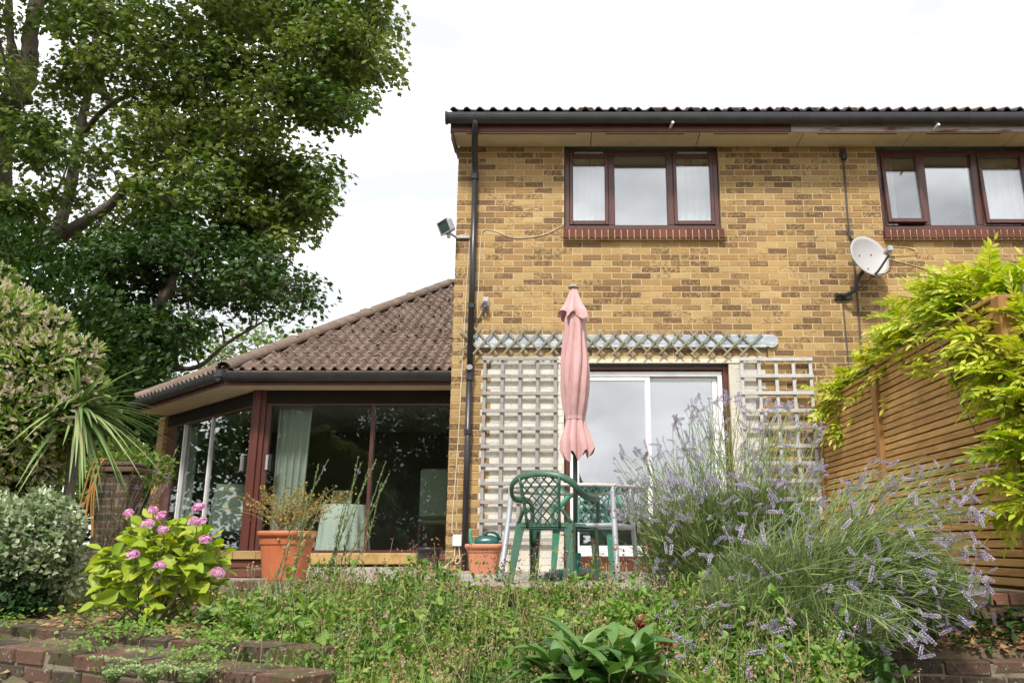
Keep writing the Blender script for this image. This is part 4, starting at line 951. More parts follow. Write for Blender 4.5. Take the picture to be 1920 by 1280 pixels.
V, F = cloth_loft(dens(ruff, 16), 6, 5, .3, hem=.06); put('top_flounce', raw_mesh('top_flounce', V, F, 'canvas', True), um)
V, F = cloth_loft(dens([(zb(590), .062, .3, -.012, 0), (zb(572), .05, .3, -.012, 0), (zb(560), .03, .1, -.01, 0)], 6), 6, 5, .3); put('flounce_lining', raw_mesh('flounce_lining', V, F, 'canvas_red', True), um)
V, F = cloth_loft(dens([(zb(836), .095, .45, .005, 0), (zb(815), .07, .42, 0, 0), (zb(800), .06, .3, 0, 0)], 8), 8, 3, .3); put('canopy_lining', raw_mesh('canopy_lining', V, F, 'canvas_red', True), um)
c = MB(); V, F = lathe([(.0, .022), (.03, .02), (.048, .008), (.048, -.004), (.0, -.006)], 18, PXY[0] - .012, PXY[1]); c.add(V + [0, 0, zb(539)], F); c.build('cap', 'trellis_grey', um)
c = MB(); c.tube([(*PXY, .03), (*PXY, zb(560))], .019, 12); c.build('pole', 'pole', um, smooth=True)
for k in range(8):
    an = k / 8 * 6.283 + .3; c = MB(); c.tube([(PXY[0] + .02 * math.cos(an), PXY[1] + .02 * math.sin(an), zb(600)), (PXY[0] + .06 * math.cos(an), PXY[1] + .06 * math.sin(an), zb(852))], .005, 5); c.build('rib', 'pole', um)
c = MB(); V, F = cloth_loft([(zb(781), .088, .25, 0, 0), (zb(787), .087, .25, 0, 0)], 8, 3, .3); put('tie_strap', raw_mesh('tie_strap', V, F, 'canvas', True), um)
bs = thing('weighted_stand', (*PXY, 0), 'round dark green parasol stand on the paving under the table', 'parasol stand')
c = MB(); c.add(*lathe([(.0, .004), (.255, .004), (.26, .02), (.24, .05), (.15, .075), (.05, .085), (.045, .2), (.03, .205), (.0, .205)], 32, *PXY)); c.build('weight', 'green_dark', bs, smooth=False)
# table
TB = thing('garden_table', (.07, 6.82, 0), 'round glass topped garden table with grey metal legs', 'table')
TC = np.array([.07, 6.82]); TZ = .705; a = np.linspace(0, 2 * np.pi, 49)
c = MB(); ring = np.stack([TC[0] + .575 * np.cos(a), TC[1] + .575 * np.sin(a), np.full(49, TZ)], 1); c.tube(ring, .015, 8, cap=False); c.build('rim', 'rim_metal', TB, smooth=True)
c = MB(); c.add(*lathe([(.03, .003), (.568, .003), (.568, -.003), (.03, -.003), (.03, .003)], 48, *TC)); V = c.V[0]; V[:, 2] += TZ; c.build('glass_top', 'glass_table', TB)
legs = {(-1, -1): (-.485, 6.35), (1, -1): (.385, 6.18), (1, 1): (.62, 7.30), (-1, 1): (-.26, 7.48)}
ltop = {(-1, -1): (-.425, 6.53), (1, -1): (.36, 6.33), (1, 1): (.56, 7.12), (-1, 1): (-.22, 7.31)}
tops = {}
for k, (lx, ly) in legs.items():
    tx, ty = ltop[k]
    pt = curve([(tx, ty, TZ - .005), (tx + (lx - tx) * .25, ty + (ly - ty) * .25, .45), (lx, ly, .0)], 10); tops[k] = pt
    c = MB(); c.tube(pt, .0215, 10); lo = c.build('leg', 'grey_metal', TB, smooth=True)
    c = MB(); c.tube([(lx, ly, .0), (lx, ly, .02)], .025, 10); c.build('foot_cap', 'black_plastic', lo)
for u, v in (((-1, -1), (1, -1)), ((1, -1), (1, 1)), ((1, 1), (-1, 1)), ((-1, 1), (-1, -1))):
    pa = tops[u][np.argmin(abs(tops[u][:, 2] - .40))]; pb_ = tops[v][np.argmin(abs(tops[v][:, 2] - .40))]
    c = MB(); c.tube([pa, pb_], .019, 8); c.build('stretcher', 'grey_metal', TB, smooth=True)
# monobloc chairs
def make_chair(loc, rz_, label, mat):
    t = thing('garden_chair', loc, label, 'chair', 'green plastic garden chairs', rz_)
    half = [(.265, .235, .42), (.272, .225, .56), (.285, .17, .602), (.295, .02, .60), (.285, -.10, .607), (.265, -.19, .645), (.225, -.255, .705), (.14, -.29, .748)]
    pth = half + [(0, -.302, .765)] + [(-x, y, z) for x, y, z in half[::-1]]
    V, F = tube(curve(pth, 60), .021, 10, True, flat=(1.25, .72)); put('arm_frame', raw_mesh('arm_frame', V, F, mat, True), t, local=True)
    def back(x, z): return (x, -.215 - .09 * ((z - .40) / .36) - .0 + .25 * x * x * 0, z)
    for s in (-1, 1):
        V, F = tube(curve([back(s * .125, .40), back(s * .135, .56), back(s * .155, .742)], 8), .016, 8, True, flat=(1.1, .6)); put('back_strut', raw_mesh('back_strut', V, F, mat, True), t, local=True)
        V, F = tube(curve([(s * .135, -.22, .50), (s * .165, -.235, .555), (s * .235, -.22, .62), (s * .262, -.19, .645)], 10), .013, 8, True, flat=(1.1, .7)) if False else tube(curve([(s * .205, -.19, .42), (s * .175, -.21, .47), (s * .145, -.235, .52)], 8), .014, 8)
        put('seat_bracket', raw_mesh('seat_bracket', V, F, mat, True), t, local=True)
    n = 0
    for s in (-1, 1):
        for k in range(-4, 6):
            # diagonals across the panel, clipped to |x| < .14, .40 < z < .74
            pts = []
            for u in np.linspace(-.15, .15, 31):
                z = .40 + k * .072 + s * (u) * 1.05 + .07
                hw = .125 + .03 * (z - .4) / .34
                if abs(u) <= hw and .405 <= z <= .742 - .35 * u * u: pts.append(back(u, z))
            if len(pts) > 3:
                V, F = tube([pts[0], pts[-1]], .0075, 4, True, flat=(1, .8)); put('lattice_bar', raw_mesh('lattice_bar', V, F, mat), t, local=True)
    gx_, gy_ = np.meshgrid(np.linspace(-1, 1, 13), np.linspace(-1, 1, 13)); 
    hx = .225 + .012 * gy_; px_ = gx_ * hx * (1 - .06 * np.abs(gy_) ** 4); py_ = gy_ * .215 * (1 - .05 * np.abs(gx_) ** 4)
    top = .425 - .018 * (1 - gx_ ** 2) * (1 - gy_ ** 2) - .035 * np.clip(np.maximum(abs(gx_), abs(gy_)) - .9, 0, 1) * 10 * .9
    V = np.concatenate([np.stack([px_, py_, top], -1).reshape(-1, 3), np.stack([px_, py_, top - .012], -1).reshape(-1, 3)])
    ix = np.arange(169).reshape(13, 13); F = []
    for i in range(12):
        for j in range(12):
            q = (ix[i, j], ix[i, j + 1], ix[i + 1, j + 1], ix[i + 1, j]); F += [(q[0], q[1], q[2]), (q[0], q[2], q[3]), (q[0] + 169, q[2] + 169, q[1] + 169), (q[0] + 169, q[3] + 169, q[2] + 169)]
    put('seat', raw_mesh('seat', V, np.array(F), mat, True), t, local=True)
    for s in (-1, 1):
        for ya, yb2, zt_ in ((.225, .255, .44), (-.195, -.275, .425)):
            xa = .262 if ya > 0 else .212; xb = .272 if ya > 0 else .245
            V = []; 
            for f in np.linspace(0, 1, 7):
                w_ = .062 - .026 * f; x = s * (xa + (xb - xa) * f); y = ya + (yb2 - ya) * f; z = zt_ * (1 - f); sy = 1 if ya > 0 else -1
                # L-shaped section
                V.append(np.array([(x + s * .006, y + sy * .006, z), (x - s * w_, y + sy * .002, z), (x - s * w_, y - sy * .006, z), (x - s * .004, y - sy * .006, z), (x - s * .004, y - sy * w_, z), (x + s * .006, y - sy * w_, z)]))
            V = np.concatenate(V); F = []
            for i in range(6):
                for j in range(6): p, q = i * 6 + j, i * 6 + (j + 1) % 6; F += [(p, q, q + 6), (p, q + 6, p + 6)]
            for e in (0, 36): F += [(e, e + 1, e + 2), (e, e + 2, e + 3), (e, e + 3, e + 4), (e, e + 4, e + 5)]
            put('leg', raw_mesh('leg', V, np.array(F), mat), t, local=True)
    return t
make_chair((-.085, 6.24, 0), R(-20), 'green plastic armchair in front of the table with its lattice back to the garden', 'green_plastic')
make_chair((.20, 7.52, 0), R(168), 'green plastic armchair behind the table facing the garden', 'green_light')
# pots
def pot(name, x, y, rt_, rb_, h, mat, label, cat='pot', rimh=.05, sq=0, z0=.0):
    t = thing(name, (x, y, z0), label, cat)
    c = MB(); c.add(*lathe([(.001, 0), (rb_, 0), (rb_ + (rt_ - rb_) * .72, h * .72), (rb_ + (rt_ - rb_) * .74 + .006, h * .725), (rb_ + (rt_ - rb_) * .95 + .004, h - rimh)], 40, x, y, sq)); c.V[-1][:, 2] += z0; c.build('body', mat, t, smooth=False)
    c = MB(); c.add(*lathe([(rt_ * .96, h - rimh), (rt_ + .012, h - rimh + .004), (rt_ + .02, h - .012), (rt_ + .012, h), (rt_ - .006, h - .002), (rt_ - .02, h - .03), (rt_ - .045, h - .12)], 40, x, y, sq)); c.V[-1][:, 2] += z0; c.build('rim', mat, t, smooth=True)
    c = MB(); c.add(*lathe([(rt_ - .03, h - .05), (.001, h - .04)], 24, x, y, sq)); c.V[-1][:, 2] += z0; c.build('soil', 'soil', t)
    return t
pot('plant_pot', -2.245, 6.80, .215, .165, .375, 'terracotta', 'large orange terracotta pot at the left end of the patio')
pot('plant_pot', -.775, 8.12, .165, .125, .275, 'terracotta_pale', 'smaller pale terracotta pot holding a green watering can by the downpipe', sq=5)
pot('black_pot', -1.50, 9.30, .125, .11, .24, 'black_plastic', 'black plastic pot beside the yellow brick corner')
wc = thing('watering_can', (-.76, 8.1, .23), 'dark green watering can lying in the smaller terracotta pot', 'watering can')
V, F = tube(curve([(-.02, 0, 0), (.10, 0, .01), (.20, 0, .0)], 8), [.05, .075, .08, .08, .08, .078, .07, .055], 14); Mw = Matrix.Translation((-.84, 8.06, .27))
c = MB(); c.add(xf(Mw, V), F); c.build('body', 'green_dark', wc, smooth=True)
c = MB(); c.tube(xf(Mw, curve([(.06, -.02, .06), (.10, -.03, .115), (.18, -.03, .10), (.22, -.02, .04)], 12)), .014, 8); c.build('handle', 'green_dark', wc, smooth=True)
c = MB(); c.tube(xf(Mw, curve([(-.01, 0, -.02), (-.06, 0, .02), (-.075, 0, .15)], 8)), [.028, .026, .024, .022, .02, .018, .014, .008], 8); c.build('spout', 'green_light', wc, smooth=True)

# ---------------------------------------------------------------- fence
FX = 2.76
fe = thing('slatted_fence', (FX, 6.9, 0), 'orange brown fence of horizontal slats along the right side of the patio', 'fence')
for y0, y1, zt in ((5.06, 7.12, 1.80), (7.22, 8.80, 1.74)):
    n = 31
    for k in range(n):
        z = zt - .03 - k * .0575
        p, q = (FX + .02 + rng.uniform(-.002, .002), y0, z + rng.uniform(-.0015, .0015)), (FX + .02 + rng.uniform(-.002, .002), y1, z + rng.uniform(-.0015, .0015))
        MB().bar(p, q, .018, .046, .002).build('slat', 'fence_wood', fe)
        MB().bar((FX + .085, y0, z - .029), (FX + .085, y1, z - .029), .016, .046, .002).build('back_slat', 'fence_post', fe)
    for yy in (y0 + .03, (y0 + y1) / 2, y1 - .03): MB().box(FX + .032, FX + .07, yy - .02, yy + .02, zt - n * .0575, zt, .003).build('batten', 'fence_post', fe)
    MB().box(FX - .012, FX + .075, y0, y1, zt + .002, zt + .03, .004).build('top_rail', 'fence_wood', fe)
for y, zt in ((5.0, 1.80), (7.17, 1.80), (8.85, 1.78)):
    MB().box(FX - .03, FX + .07, y - .05, y + .05, -.35 if y < 6 else -.02, zt, .006).build('post', 'fence_post', fe)
gp = MB().box(FX - .03, FX + .07, 4.70, 4.80, -.8, 1.35, .006).build('fence_post', 'post_grey'); tag(gp, 'dark weathered fence post at the right edge next to the slatted fence', 'post')

# brick gate pier with orange rope
bp_ = thing('brick_pier', (-4.68, 8.75, -.15), 'short brick pier with a capping between the spiky plant and the garden room', 'pier')
core = MB().box(-4.845, -4.525, 8.59, 8.905, -.2, .97, .003).build('mortar_core', 'mortar_pier', bp_)
for k in range(14):
    z = -.06 + k * .075
    for i in range(2):
        if k % 2: brick_at(core, 'brick_pier', (-4.77 + i * .17, 8.64, z), 0, (.74, 1, 1))
        else: brick_at(core, 'brick_pier', (-4.745 if i == 0 else -4.57, 8.64, z), 0, (1 if i == 0 else .47, 1, 1))
    brick_at(core, 'brick_pier', (-4.80, 8.80, z), R(90), (.9, 1, 1)); brick_at(core, 'brick_pier', (-4.57, 8.80, z), R(90), (.9, 1, 1))
MB().box(-4.90, -4.47, 8.54, 8.96, 1.0, 1.05, .008).build('capping', 'brick_pier', bp_); MB().box(-4.86, -4.51, 8.58, 8.92, 1.052, 1.11, .02).build('cap_top', 'brick_pier', bp_)
rp_ = MB()
for k in range(0, 6, 2):
    rp_.tube(curve([(-4.80 + k * .02, 8.60, 1.12), (-4.86 + .02 * k, 8.50, 1.10), (-4.90 + k * .025 + rng.uniform(-.02, .02), 8.47, .8), (-4.95 + k * .05, 8.47, .35 + rng.uniform(-.12, .12)), (-4.86 + k * .01, 8.47, .75), (-4.78, 8.50, 1.08)], 26), .007, 5)
tag(rp_.build('hanging_rope', 'rope', smooth=True), 'tangle of orange rope hanging over the brick pier', 'rope')

# ---------------------------------------------------------------- trees
def inpoly(P, q):
    x, y = q[:, 0], q[:, 1]; n = len(P); c = np.zeros(len(q), bool)
    for i in range(n):
        x1, y1 = P[i]; x2, y2 = P[i - 1]
        h = ((y1 > y) != (y2 > y)) & (x < (x2 - x1) * (y - y1) / (y2 - y1 + 1e-9) + x1); c ^= h
    return c
def tree(name, label, base, limbs, centres, crad, nleaf, lsize, leaf, group, T=T_MAPLE, bark='bark', flat=.6, twr=.028, cat='tree'):
    t = thing(name, tuple(base), label, cat, group)
    tr = MB(); LP = []
    for pts, r0, r1 in limbs:
        c = curve(pts, 9 * len(pts)); c = c + np.cumsum(rng.normal(size=c.shape) * r0 * .05, 0) * [1, 1, .3]
        rad = np.linspace(r0, r1, len(c)); tr.tube(c, rad * (1 + .06 * rng.normal(size=len(c))), 10); LP.append(c)
    LPc = np.concatenate(LP)
    tr.build('trunk', bark, t, smooth=True)
    tw = MB()
    nodes = [p for p in LPc]; order = np.argsort([np.linalg.norm(LPc - c, axis=1).min() for c in centres])
    for c in centres[order]:
        NP = np.array(nodes); dd = np.linalg.norm(NP - c, axis=1) + np.clip((NP[:, 2] - c[2]) * .5, -.2, 1.); p = NP[np.argmin(dd)]
        nodes.append(c); nodes.append((p + c) / 2)
        m = (p + c) / 2 + rng.normal(size=3) * .12 * np.linalg.norm(c - p) + [0, 0, .12 * np.linalg.norm(c - p)]
        k = np.linalg.norm(c - p); cv = curve([p, m, c], 8); tw.tube(cv, np.linspace(twr * min(2.2, .6 + k * .35), twr * .3, 8), 5, cap=False)
        for _ in range(4):
            e = c + rdir(1)[0] * crad * rng.uniform(.5, .95) * [1, 1, flat]; b = cv[rng.integers(4, 8)]
            tw.tube(curve([b, (b + e) / 2 + rng.normal(size=3) * .05, e], 4), [twr * .35, twr * .28, twr * .2, twr * .12], 4, cap=False)
    tw.build('branches', bark, t, smooth=True)
    nC = len(centres); P = np.repeat(centres, nleaf, 0); sz = rng.uniform(.65, 1.25, nC); n = len(P)
    d = rdir(n); q = rng.random(n) ** .45
    pos = P + d * (q * np.repeat(sz, nleaf))[:, None] * crad * [1, 1, flat]
    out = d * [1, 1, .3] + rng.normal(size=(n, 3)) * .5 + [0, 0, -.45]
    up = rdir(n) * .75 + [0, 0, 1] + d * .4
    V, F = scatter(T, pos, out, up, rng.uniform(.65, 1.2, n) * lsize)
    o = put('crown', raw_mesh('crown', V, F, leaf), t); o['kind'] = 'stuff'
    return t
AVOID = [np.array(q, float) for q in ([(12, 325), (25, 250), (50, 200), (83, 137), (96, 70)], [(40, 485), (110, 440), (185, 392), (238, 335)], [(396, 204), (471, 150), (533, 100)], [(120, 400), (150, 260), (172, 160)])]
AVP = np.concatenate([np.stack([np.interp(np.linspace(0, len(q) - 1, 14), np.arange(len(q)), q[:, c]) for c in (0, 1)], 1) for q in AVOID])
def centres_in(poly, n, d0, d1, holes=(), ymax=None):
    P = np.array(poly, float); o = []
    while len(o) < n:
        q = np.stack([rng.uniform(P[:, 0].min(), P[:, 0].max(), 400), rng.uniform(P[:, 1].min(), P[:, 1].max(), 400)], 1)
        for x, y in q[inpoly(P, q)]:
            if any((x - a) ** 2 + (y - b) ** 2 < r * r for a, b, r in holes): continue
            dp_ = rng.uniform(d0, d1)
            if dp_ < 19.6 and np.hypot(AVP[:, 0] - x, AVP[:, 1] - y).min() < 25 and rng.random() < .8: continue
            o.append(at(x, y, dp_))
    return np.array(o[:n])
MP = [(-330, -330), (560, -330), (690, -120), (728, 10), (722, 80), (712, 165), (672, 205), (610, 222), (560, 262), (598, 318), (612, 365), (575, 412), (560, 448), (505, 462), (430, 430), (380, 470), (300, 470), (200, 500), (100, 540), (0, 500), (-330, 480)]
HO = [(478, 92, 26), (545, 235, 30), (205, 240, 26), (150, 345, 26), (240, 385, 22), (100, 205, 18), (128, 105, 16), (330, 125, 18), (400, 300, 14), (215, 315, 20), (180, 180, 14), (345, 300, 12), (560, 140, 12), (300, 420, 18), (45, 205, 30), (14, 310, 30), (90, 110, 20), (210, 365, 18), (130, 435, 20)]
A = lambda *p: [at(x, y, d) for x, y, d in p]
limbs = [(A((-45, 985, 19), (-20, 700, 19), (0, 420, 19), (25, 250, 19), (52, 195, 19), (84, 137, 19), (98, 60, 19), (130, -150, 19.3), (170, -330, 19.5)), .42, .10),
         (A((-30, 620, 19), (50, 480, 18.6), (110, 440, 18.2), (185, 392, 17.8), (238, 335, 17.4), (300, 290, 17), (380, 270, 16.8)), .20, .05),
         (A((40, 500, 19), (110, 420, 19.3), (150, 260, 19.6), (172, 150, 19.8), (200, 20, 20), (240, -160, 20)), .17, .05),
         (A((172, 150, 19.8), (260, 235, 19), (335, 170, 18.5), (396, 204, 18), (471, 150, 17.6), (533, 100, 17.3), (620, 60, 17)), .10, .03),
         (A((240, 340, 17.4), (330, 380, 17.4), (430, 370, 17.4), (540, 380, 17.4)), .07, .02), (A((430, 370, 17.4), (500, 330, 17.2), (580, 330, 17)), .04, .015), (A((396, 204, 18), (520, 225, 17.6), (640, 200, 17.2)), .05, .02),
         (A((98, 60, 19), (220, -20, 18.3), (380, -60, 17.8), (560, -40, 17.5)), .12, .03),
         (A((50, 195, 19), (20, 60, 18.5), (20, -150, 18)), .16, .05), (A((150, 260, 19.6), (200, 205, 18.8), (270, 160, 18), (350, 60, 17.4), (480, 20, 17)), .08, .03)]
cen = np.concatenate([centres_in(MP, 400, 16.0, 21.5, HO), centres_in([(0, 0), (560, 0), (700, 60), (660, 200), (560, 240), (420, 420), (120, 460), (0, 440)], 90, 15.4, 17.2, HO), centres_in([(560, -100), (700, -60), (735, 30), (730, 90), (715, 170), (670, 215), (560, 240), (520, 150), (480, 30)], 46, 16, 18.5, HO), centres_in([(480, 290), (600, 310), (622, 370), (575, 420), (560, 460), (470, 470), (430, 400)], 30, 16, 18.5, HO)])
cen = np.concatenate([cen, centres_in([(-420, -620), (360, -560), (420, -120), (100, -70), (-60, 40), (-420, 200)], 90, 13, 18)])  # unseen crown clumps above and to the left, added to shade the leaves
tree('maple_tree', 'tall spreading leafy tree filling the upper left of the view', at(-45, 985, 19) * [1, 1, 0] + [0, 0, -.1], limbs, cen, .72, 128, .142, 'maple_leaf', None)
DP = [(170, 470), (320, 420), (460, 440), (530, 510), (582, 560), (560, 588), (500, 596), (440, 612), (380, 645), (270, 690), (190, 680)]
limbs = [(A((225, 940, 16), (255, 690, 16), (270, 640, 16), (300, 580, 16), (322, 540, 16), (345, 478, 16), (400, 430, 16)), .16, .05), (A((300, 580, 16), (310, 520, 16.3), (305, 470, 16.5)), .08, .03),
         (A((322, 540, 16), (400, 560, 15.6), (480, 560, 15.3), (570, 565, 15)), .06, .02), (A((262, 670, 16), (360, 690, 15.7), (430, 640, 15.5), (500, 600, 15.3)), .06, .02)]
cen = np.concatenate([centres_in(DP, 115, 14.6, 17.6, [(500, 545, 16), (440, 600, 10)]), centres_in([(190, 560), (290, 560), (300, 760), (240, 850), (190, 850)], 40, 15, 17.5)])
tree('dark_tree', 'smaller dark leafy tree rising behind the hipped garden room roof', at(225, 940, 16) * [1, 1, 0] + [0, 0, -.1], limbs, cen, .62, 120, .115, 'dark_leaf', None)
for k, (x0, x1, y0, y1, d, lb, m) in enumerate([(370, 560, 610, 720, 34, 'pale green distant tree seen low behind the garden room roof', 'pale_leaf'), (150, 400, 560, 760, 27, 'mid green distant tree behind the dark tree', 'hedge_leaf'), (520, 650, 615, 700, 36, 'small distant tree top just above the hip of the garden room roof', 'pale_leaf')]):
    b = at((x0 + x1) / 2, 960, d) * [1, 1, 0]; cm = at((x0 + x1) / 2, (y0 + y1) / 2, d)
    cen = centres_in([(x0, y1), (x0, (y0 + y1) / 2), ((x0 + x1) / 2, y0), (x1, (y0 + y1) / 2), (x1, y1 + 60), (x0, y1 + 60)], 42, d - 2, d + 2)
    tree('distant_tree', lb, b, [([b, (b + cm) / 2 + [.2, 0, .3], cm], .25, .08)], cen, 1.1, 75, .24, m, 'distant trees behind the garden room', T_TRI5)
# trees at the photographer's back, mirrored in the glass
gen = None
for k, (x, y, s, lb) in enumerate([(-9.2, -13, 1.0, 'broad tree behind the photographer on the left'), (-14.5, -10, 1.15, 'taller tree at the far left behind the photographer'), (-5.6, -16, .9, 'smaller tree in the middle behind the photographer'), (-15.5, 13.5, .85, 'tree just outside the left edge, mirrored in the angled glass doors')]):
    if gen is None:
        cen = np.array([(x, y, 4.9) + rdir(1)[0] * [4.3, 3.2, 4.6] * rng.random() ** .4 for _ in range(190)])
        gen = tree('garden_tree', lb, (x, y, -1.3), [([(x, y, -1.4), (x + .1, y, 1.5), (x - .2, y + .1, 4), (x, y, 6.5)], .28, .06), ([(x, y, 2), (x + 1.2, y + .3, 4), (x + 2.2, y, 5)], .12, .04), ([(x, y, 2.2), (x - 1.2, y - .3, 4), (x - 2.0, y, 5.2)], .12, .04)], cen, .95, 80, .24, 'dark_leaf', 'trees behind the photographer', T_TRI5)
        kids = [(o, o.matrix_parent_inverse.copy()) for o in gen.children]
    else:
        g2 = gen.copy(); COL.objects.link(g2); g2.location = (x, y, -1.3 if y < 0 else -.4); g2.rotation_euler = (0, 0, k * 1.9); g2.scale = (s,) * 3; g2['label'] = lb
        for o, mi in kids:
            c = o.copy(); COL.objects.link(c); c.parent = g2; c.matrix_parent_inverse = mi
bh = MB(); n = 9000; pos = np.stack([rng.uniform(-16, 10, n), rng.uniform(-13, -11.5, n), -1.3 + rng.random(n) ** .8 * (1.9 + .5 * np.sin(np.linspace(0, 40, n)))], 1)
bh.add(*scatter(T_TRI5, pos, rdir(n), rdir(n) + [0, .6, 1], rng.uniform(.12, .22, n)))
tag(bh.build('hedge', 'dark_leaf'), 'long clipped hedge behind the photographer', 'hedge', kind='stuff')

n = 11000; yy = rng.uniform(3, 24, n); bh = MB(); pos = np.stack([-12.4 + rng.uniform(-.7, .7, n) + .12 * (yy - 12), yy, -.4 + rng.random(n) ** .7 * (2.9 + .5 * np.sin(yy * 1.7))], 1)
bh.add(*scatter(T_OVAL, pos, rdir(n), rdir(n) + [.5, -.3, 1], rng.uniform(.12, .22, n)))
tag(bh.build('boundary_hedge', 'dark_leaf'), 'dark boundary hedge at the far left behind the shrubs', 'hedge', kind='stuff')
# ---------------------------------------------------------------- shrubs on the left
def shrub_leaves(mb, blobs, n, size, T, outw=1.2, upw=.6, shell=.35, wob=.6):
    tot = sum(np.prod(np.asarray(b[1]) ** .67) for b in blobs)
    for c, r in blobs:
        k = int(n * np.prod(np.asarray(r) ** .67) / tot); p, d = blob(k, c, r, shell)
        mb.add(*scatter(T, p, d * outw + rng.normal(size=(k, 3)) * wob + [0, 0, .2], d * .6 + rdir(k) * .7 + [0, 0, upw], rng.uniform(.6, 1.25, k) * size))
hb_ = thing('hebe_shrub', tuple(at(60, 1010, 6.0) * [1, 1, 0] + [0, 0, -.15]), 'big rounded green shrub covered in whitish flower spikes at the left edge', 'shrub')
HB = [(at(-60, 640, 6.1), (.5, .5, .5)), (at(15, 640, 6.0), (.34, .42, .40)), (at(75, 700, 5.95), (.33, .40, .33)), (at(20, 800, 5.9), (.42, .42, .40)), (at(75, 800, 6.0), (.20, .3, .28)), (at(135, 715, 6.1), (.19, .26, .20)), (at(-40, 560, 6.2), (.28, .32, .24)), (at(30, 880, 6.0), (.30, .35, .22)), (at(-90, 850, 6.0), (.5, .45, .6))]
for c, r in list(HB):
    for _ in range(5):
        d_ = nrm(rng.normal(size=3) * [1, .6, 1] + [.3, -.3, .2]); HB.append((np.array(c) + d_ * np.array(r) * .95, np.array([.10, .10, .09]) * rng.uniform(.6, 1.4)))
m = MB(); shrub_leaves(m, HB, 21000, .066, (T_LANCE[0] * [1.5, 1, 1], T_LANCE[1]), shell=.55); m.V[0]; o = m.build('foliage', 'hebe_leaf', hb_, kind='stuff')
m = MB(); shrub_leaves(m, [(c, np.array(r) * .68) for c, r in HB], 4000, .09, T_OVAL, shell=.2); m.build('inner_foliage', 'shade_leaf', hb_, kind='stuff')
st = MB()
for c, r in HB[:9]: st.tube(curve([at(60, 1010, 6.0) * [1, 1, 0] + [rng.uniform(-.1, .1), 0, -.15], (np.array(c) + at(60, 1000, 6)) / 2, c], 8), np.linspace(.02, .008, 8), 5)
st.build('stems', 'bark', hb_)
def spike_T(n=7, w=.11):
    V = []; F = []
    for i in range(n):
        a = i * 2.4; y = .12 + .88 * i / n; r = w * (1 - .55 * i / n); 
        for q in range(2):
            b = a + q * 3.14; k = len(V)
            V += [(0, y - .05, 0), (r * math.cos(b) - r * .6 * math.sin(b), y + .06, r * math.sin(b) + r * .6 * math.cos(b)), (r * math.cos(b) * 1.2, y + .16, r * math.sin(b) * 1.2), (r * math.cos(b) + r * .6 * math.sin(b), y + .06, r * math.sin(b) - r * .6 * math.cos(b))]
            F += [(k, k + 1, k + 2), (k, k + 2, k + 3)]
    return np.array(V), np.array(F)
T_SPIKE = spike_T(9, .15)
m = MB()
for c, r in HB:
    k = int(210 * np.prod(np.array(r)) ** .5 / .3); d = rdir(k); d[:, 1] = -np.abs(d[:, 1]) * 1.0; d = nrm(d + [0, 0, .15]); p = np.array(c) + d * r * rng.uniform(.9, 1.03, (k, 1))
    m.add(*scatter(T_SPIKE, p, d * .8 + rng.normal(size=(k, 3)) * .5 + [.3, -.1, .1], rdir(k), rng.uniform(.055, .09, k)))
m.build('flower_spikes', 'hebe_flower', hb_, kind='stuff')
iv = thing('variegated_ivy', tuple(at(60, 1110, 5.3)), 'mound of white edged variegated ivy at the left edge below the flowering shrub', 'ivy')
IB = [(at(40, 1000, 5.3), (.24, .25, .22)), (at(100, 985, 5.35), (.17, .2, .19)), (at(-40, 1010, 5.3), (.28, .28, .27)), (at(105, 1050, 5.35), (.15, .18, .18)), (at(20, 1060, 5.3), (.20, .2, .16)), (at(130, 1090, 5.4), (.10, .12, .10))]
IB = IB + [(np.array(c) + rdir(1)[0] * r * .9, np.array(r) * rng.uniform(.25, .5)) for c, r in IB for _ in range(4)]
m = MB(); shrub_leaves(m, IB, 8500, .040, T_TRI5, shell=.4); m.build('foliage', 'ivy_leaf', iv, kind='stuff')
m = MB(); shrub_leaves(m, [(at(30, 1090, 5.35), (.30, .2, .14)), (at(60, 1040, 5.5), (.3, .15, .25)), (at(0, 1130, 5.25), (.3, .2, .08))], 2600, .05, T_TRI5, shell=.3); m.build('shaded_foliage', 'shade_leaf', iv, kind='stuff')
# cordyline
cc = at(145, 765, 6.0); co = thing('cordyline', (cc[0], cc[1], -.15), 'spiky cordyline with arching strap leaves between the shrub and the garden room', 'palm')
m = MB(); m.tube(curve([(cc[0], cc[1], -.2), (cc[0] + .03, cc[1], .6), tuple(cc)], 8), .038, 8); m.build('trunk', 'bark', co)
for k in range(120):
    an = rng.normal(.1, 1.5) if k % 4 else rng.uniform(0, 6.283); el = rng.uniform(-.9, .8); Lf = rng.uniform(.45, .76); d = np.array([math.cos(an) * math.cos(el), math.sin(an) * math.cos(el), math.sin(el)]); side = nrm(np.cross(d, (0, 0, 1)))
    V = []; ln = 7
    for i in range(ln):
        t = i / (ln - 1); p = cc + d * Lf * t + np.array([0, 0, -1]) * Lf * .42 * t * t * math.cos(el) ; w_ = .013 * (1 - t ** 2.2) + .001; nn_ = nrm(np.cross(side, d))
        V += [p - side * w_, p - nn_ * w_ * .35, p + side * w_]
    F = []
    for i in range(ln - 1):
        a = i * 3; F += [(a, a + 1, a + 4), (a, a + 4, a + 3), (a + 1, a + 2, a + 5), (a + 1, a + 5, a + 4)]
    put('leaf', raw_mesh('leaf', V, F, 'palm_leaf', True), co)
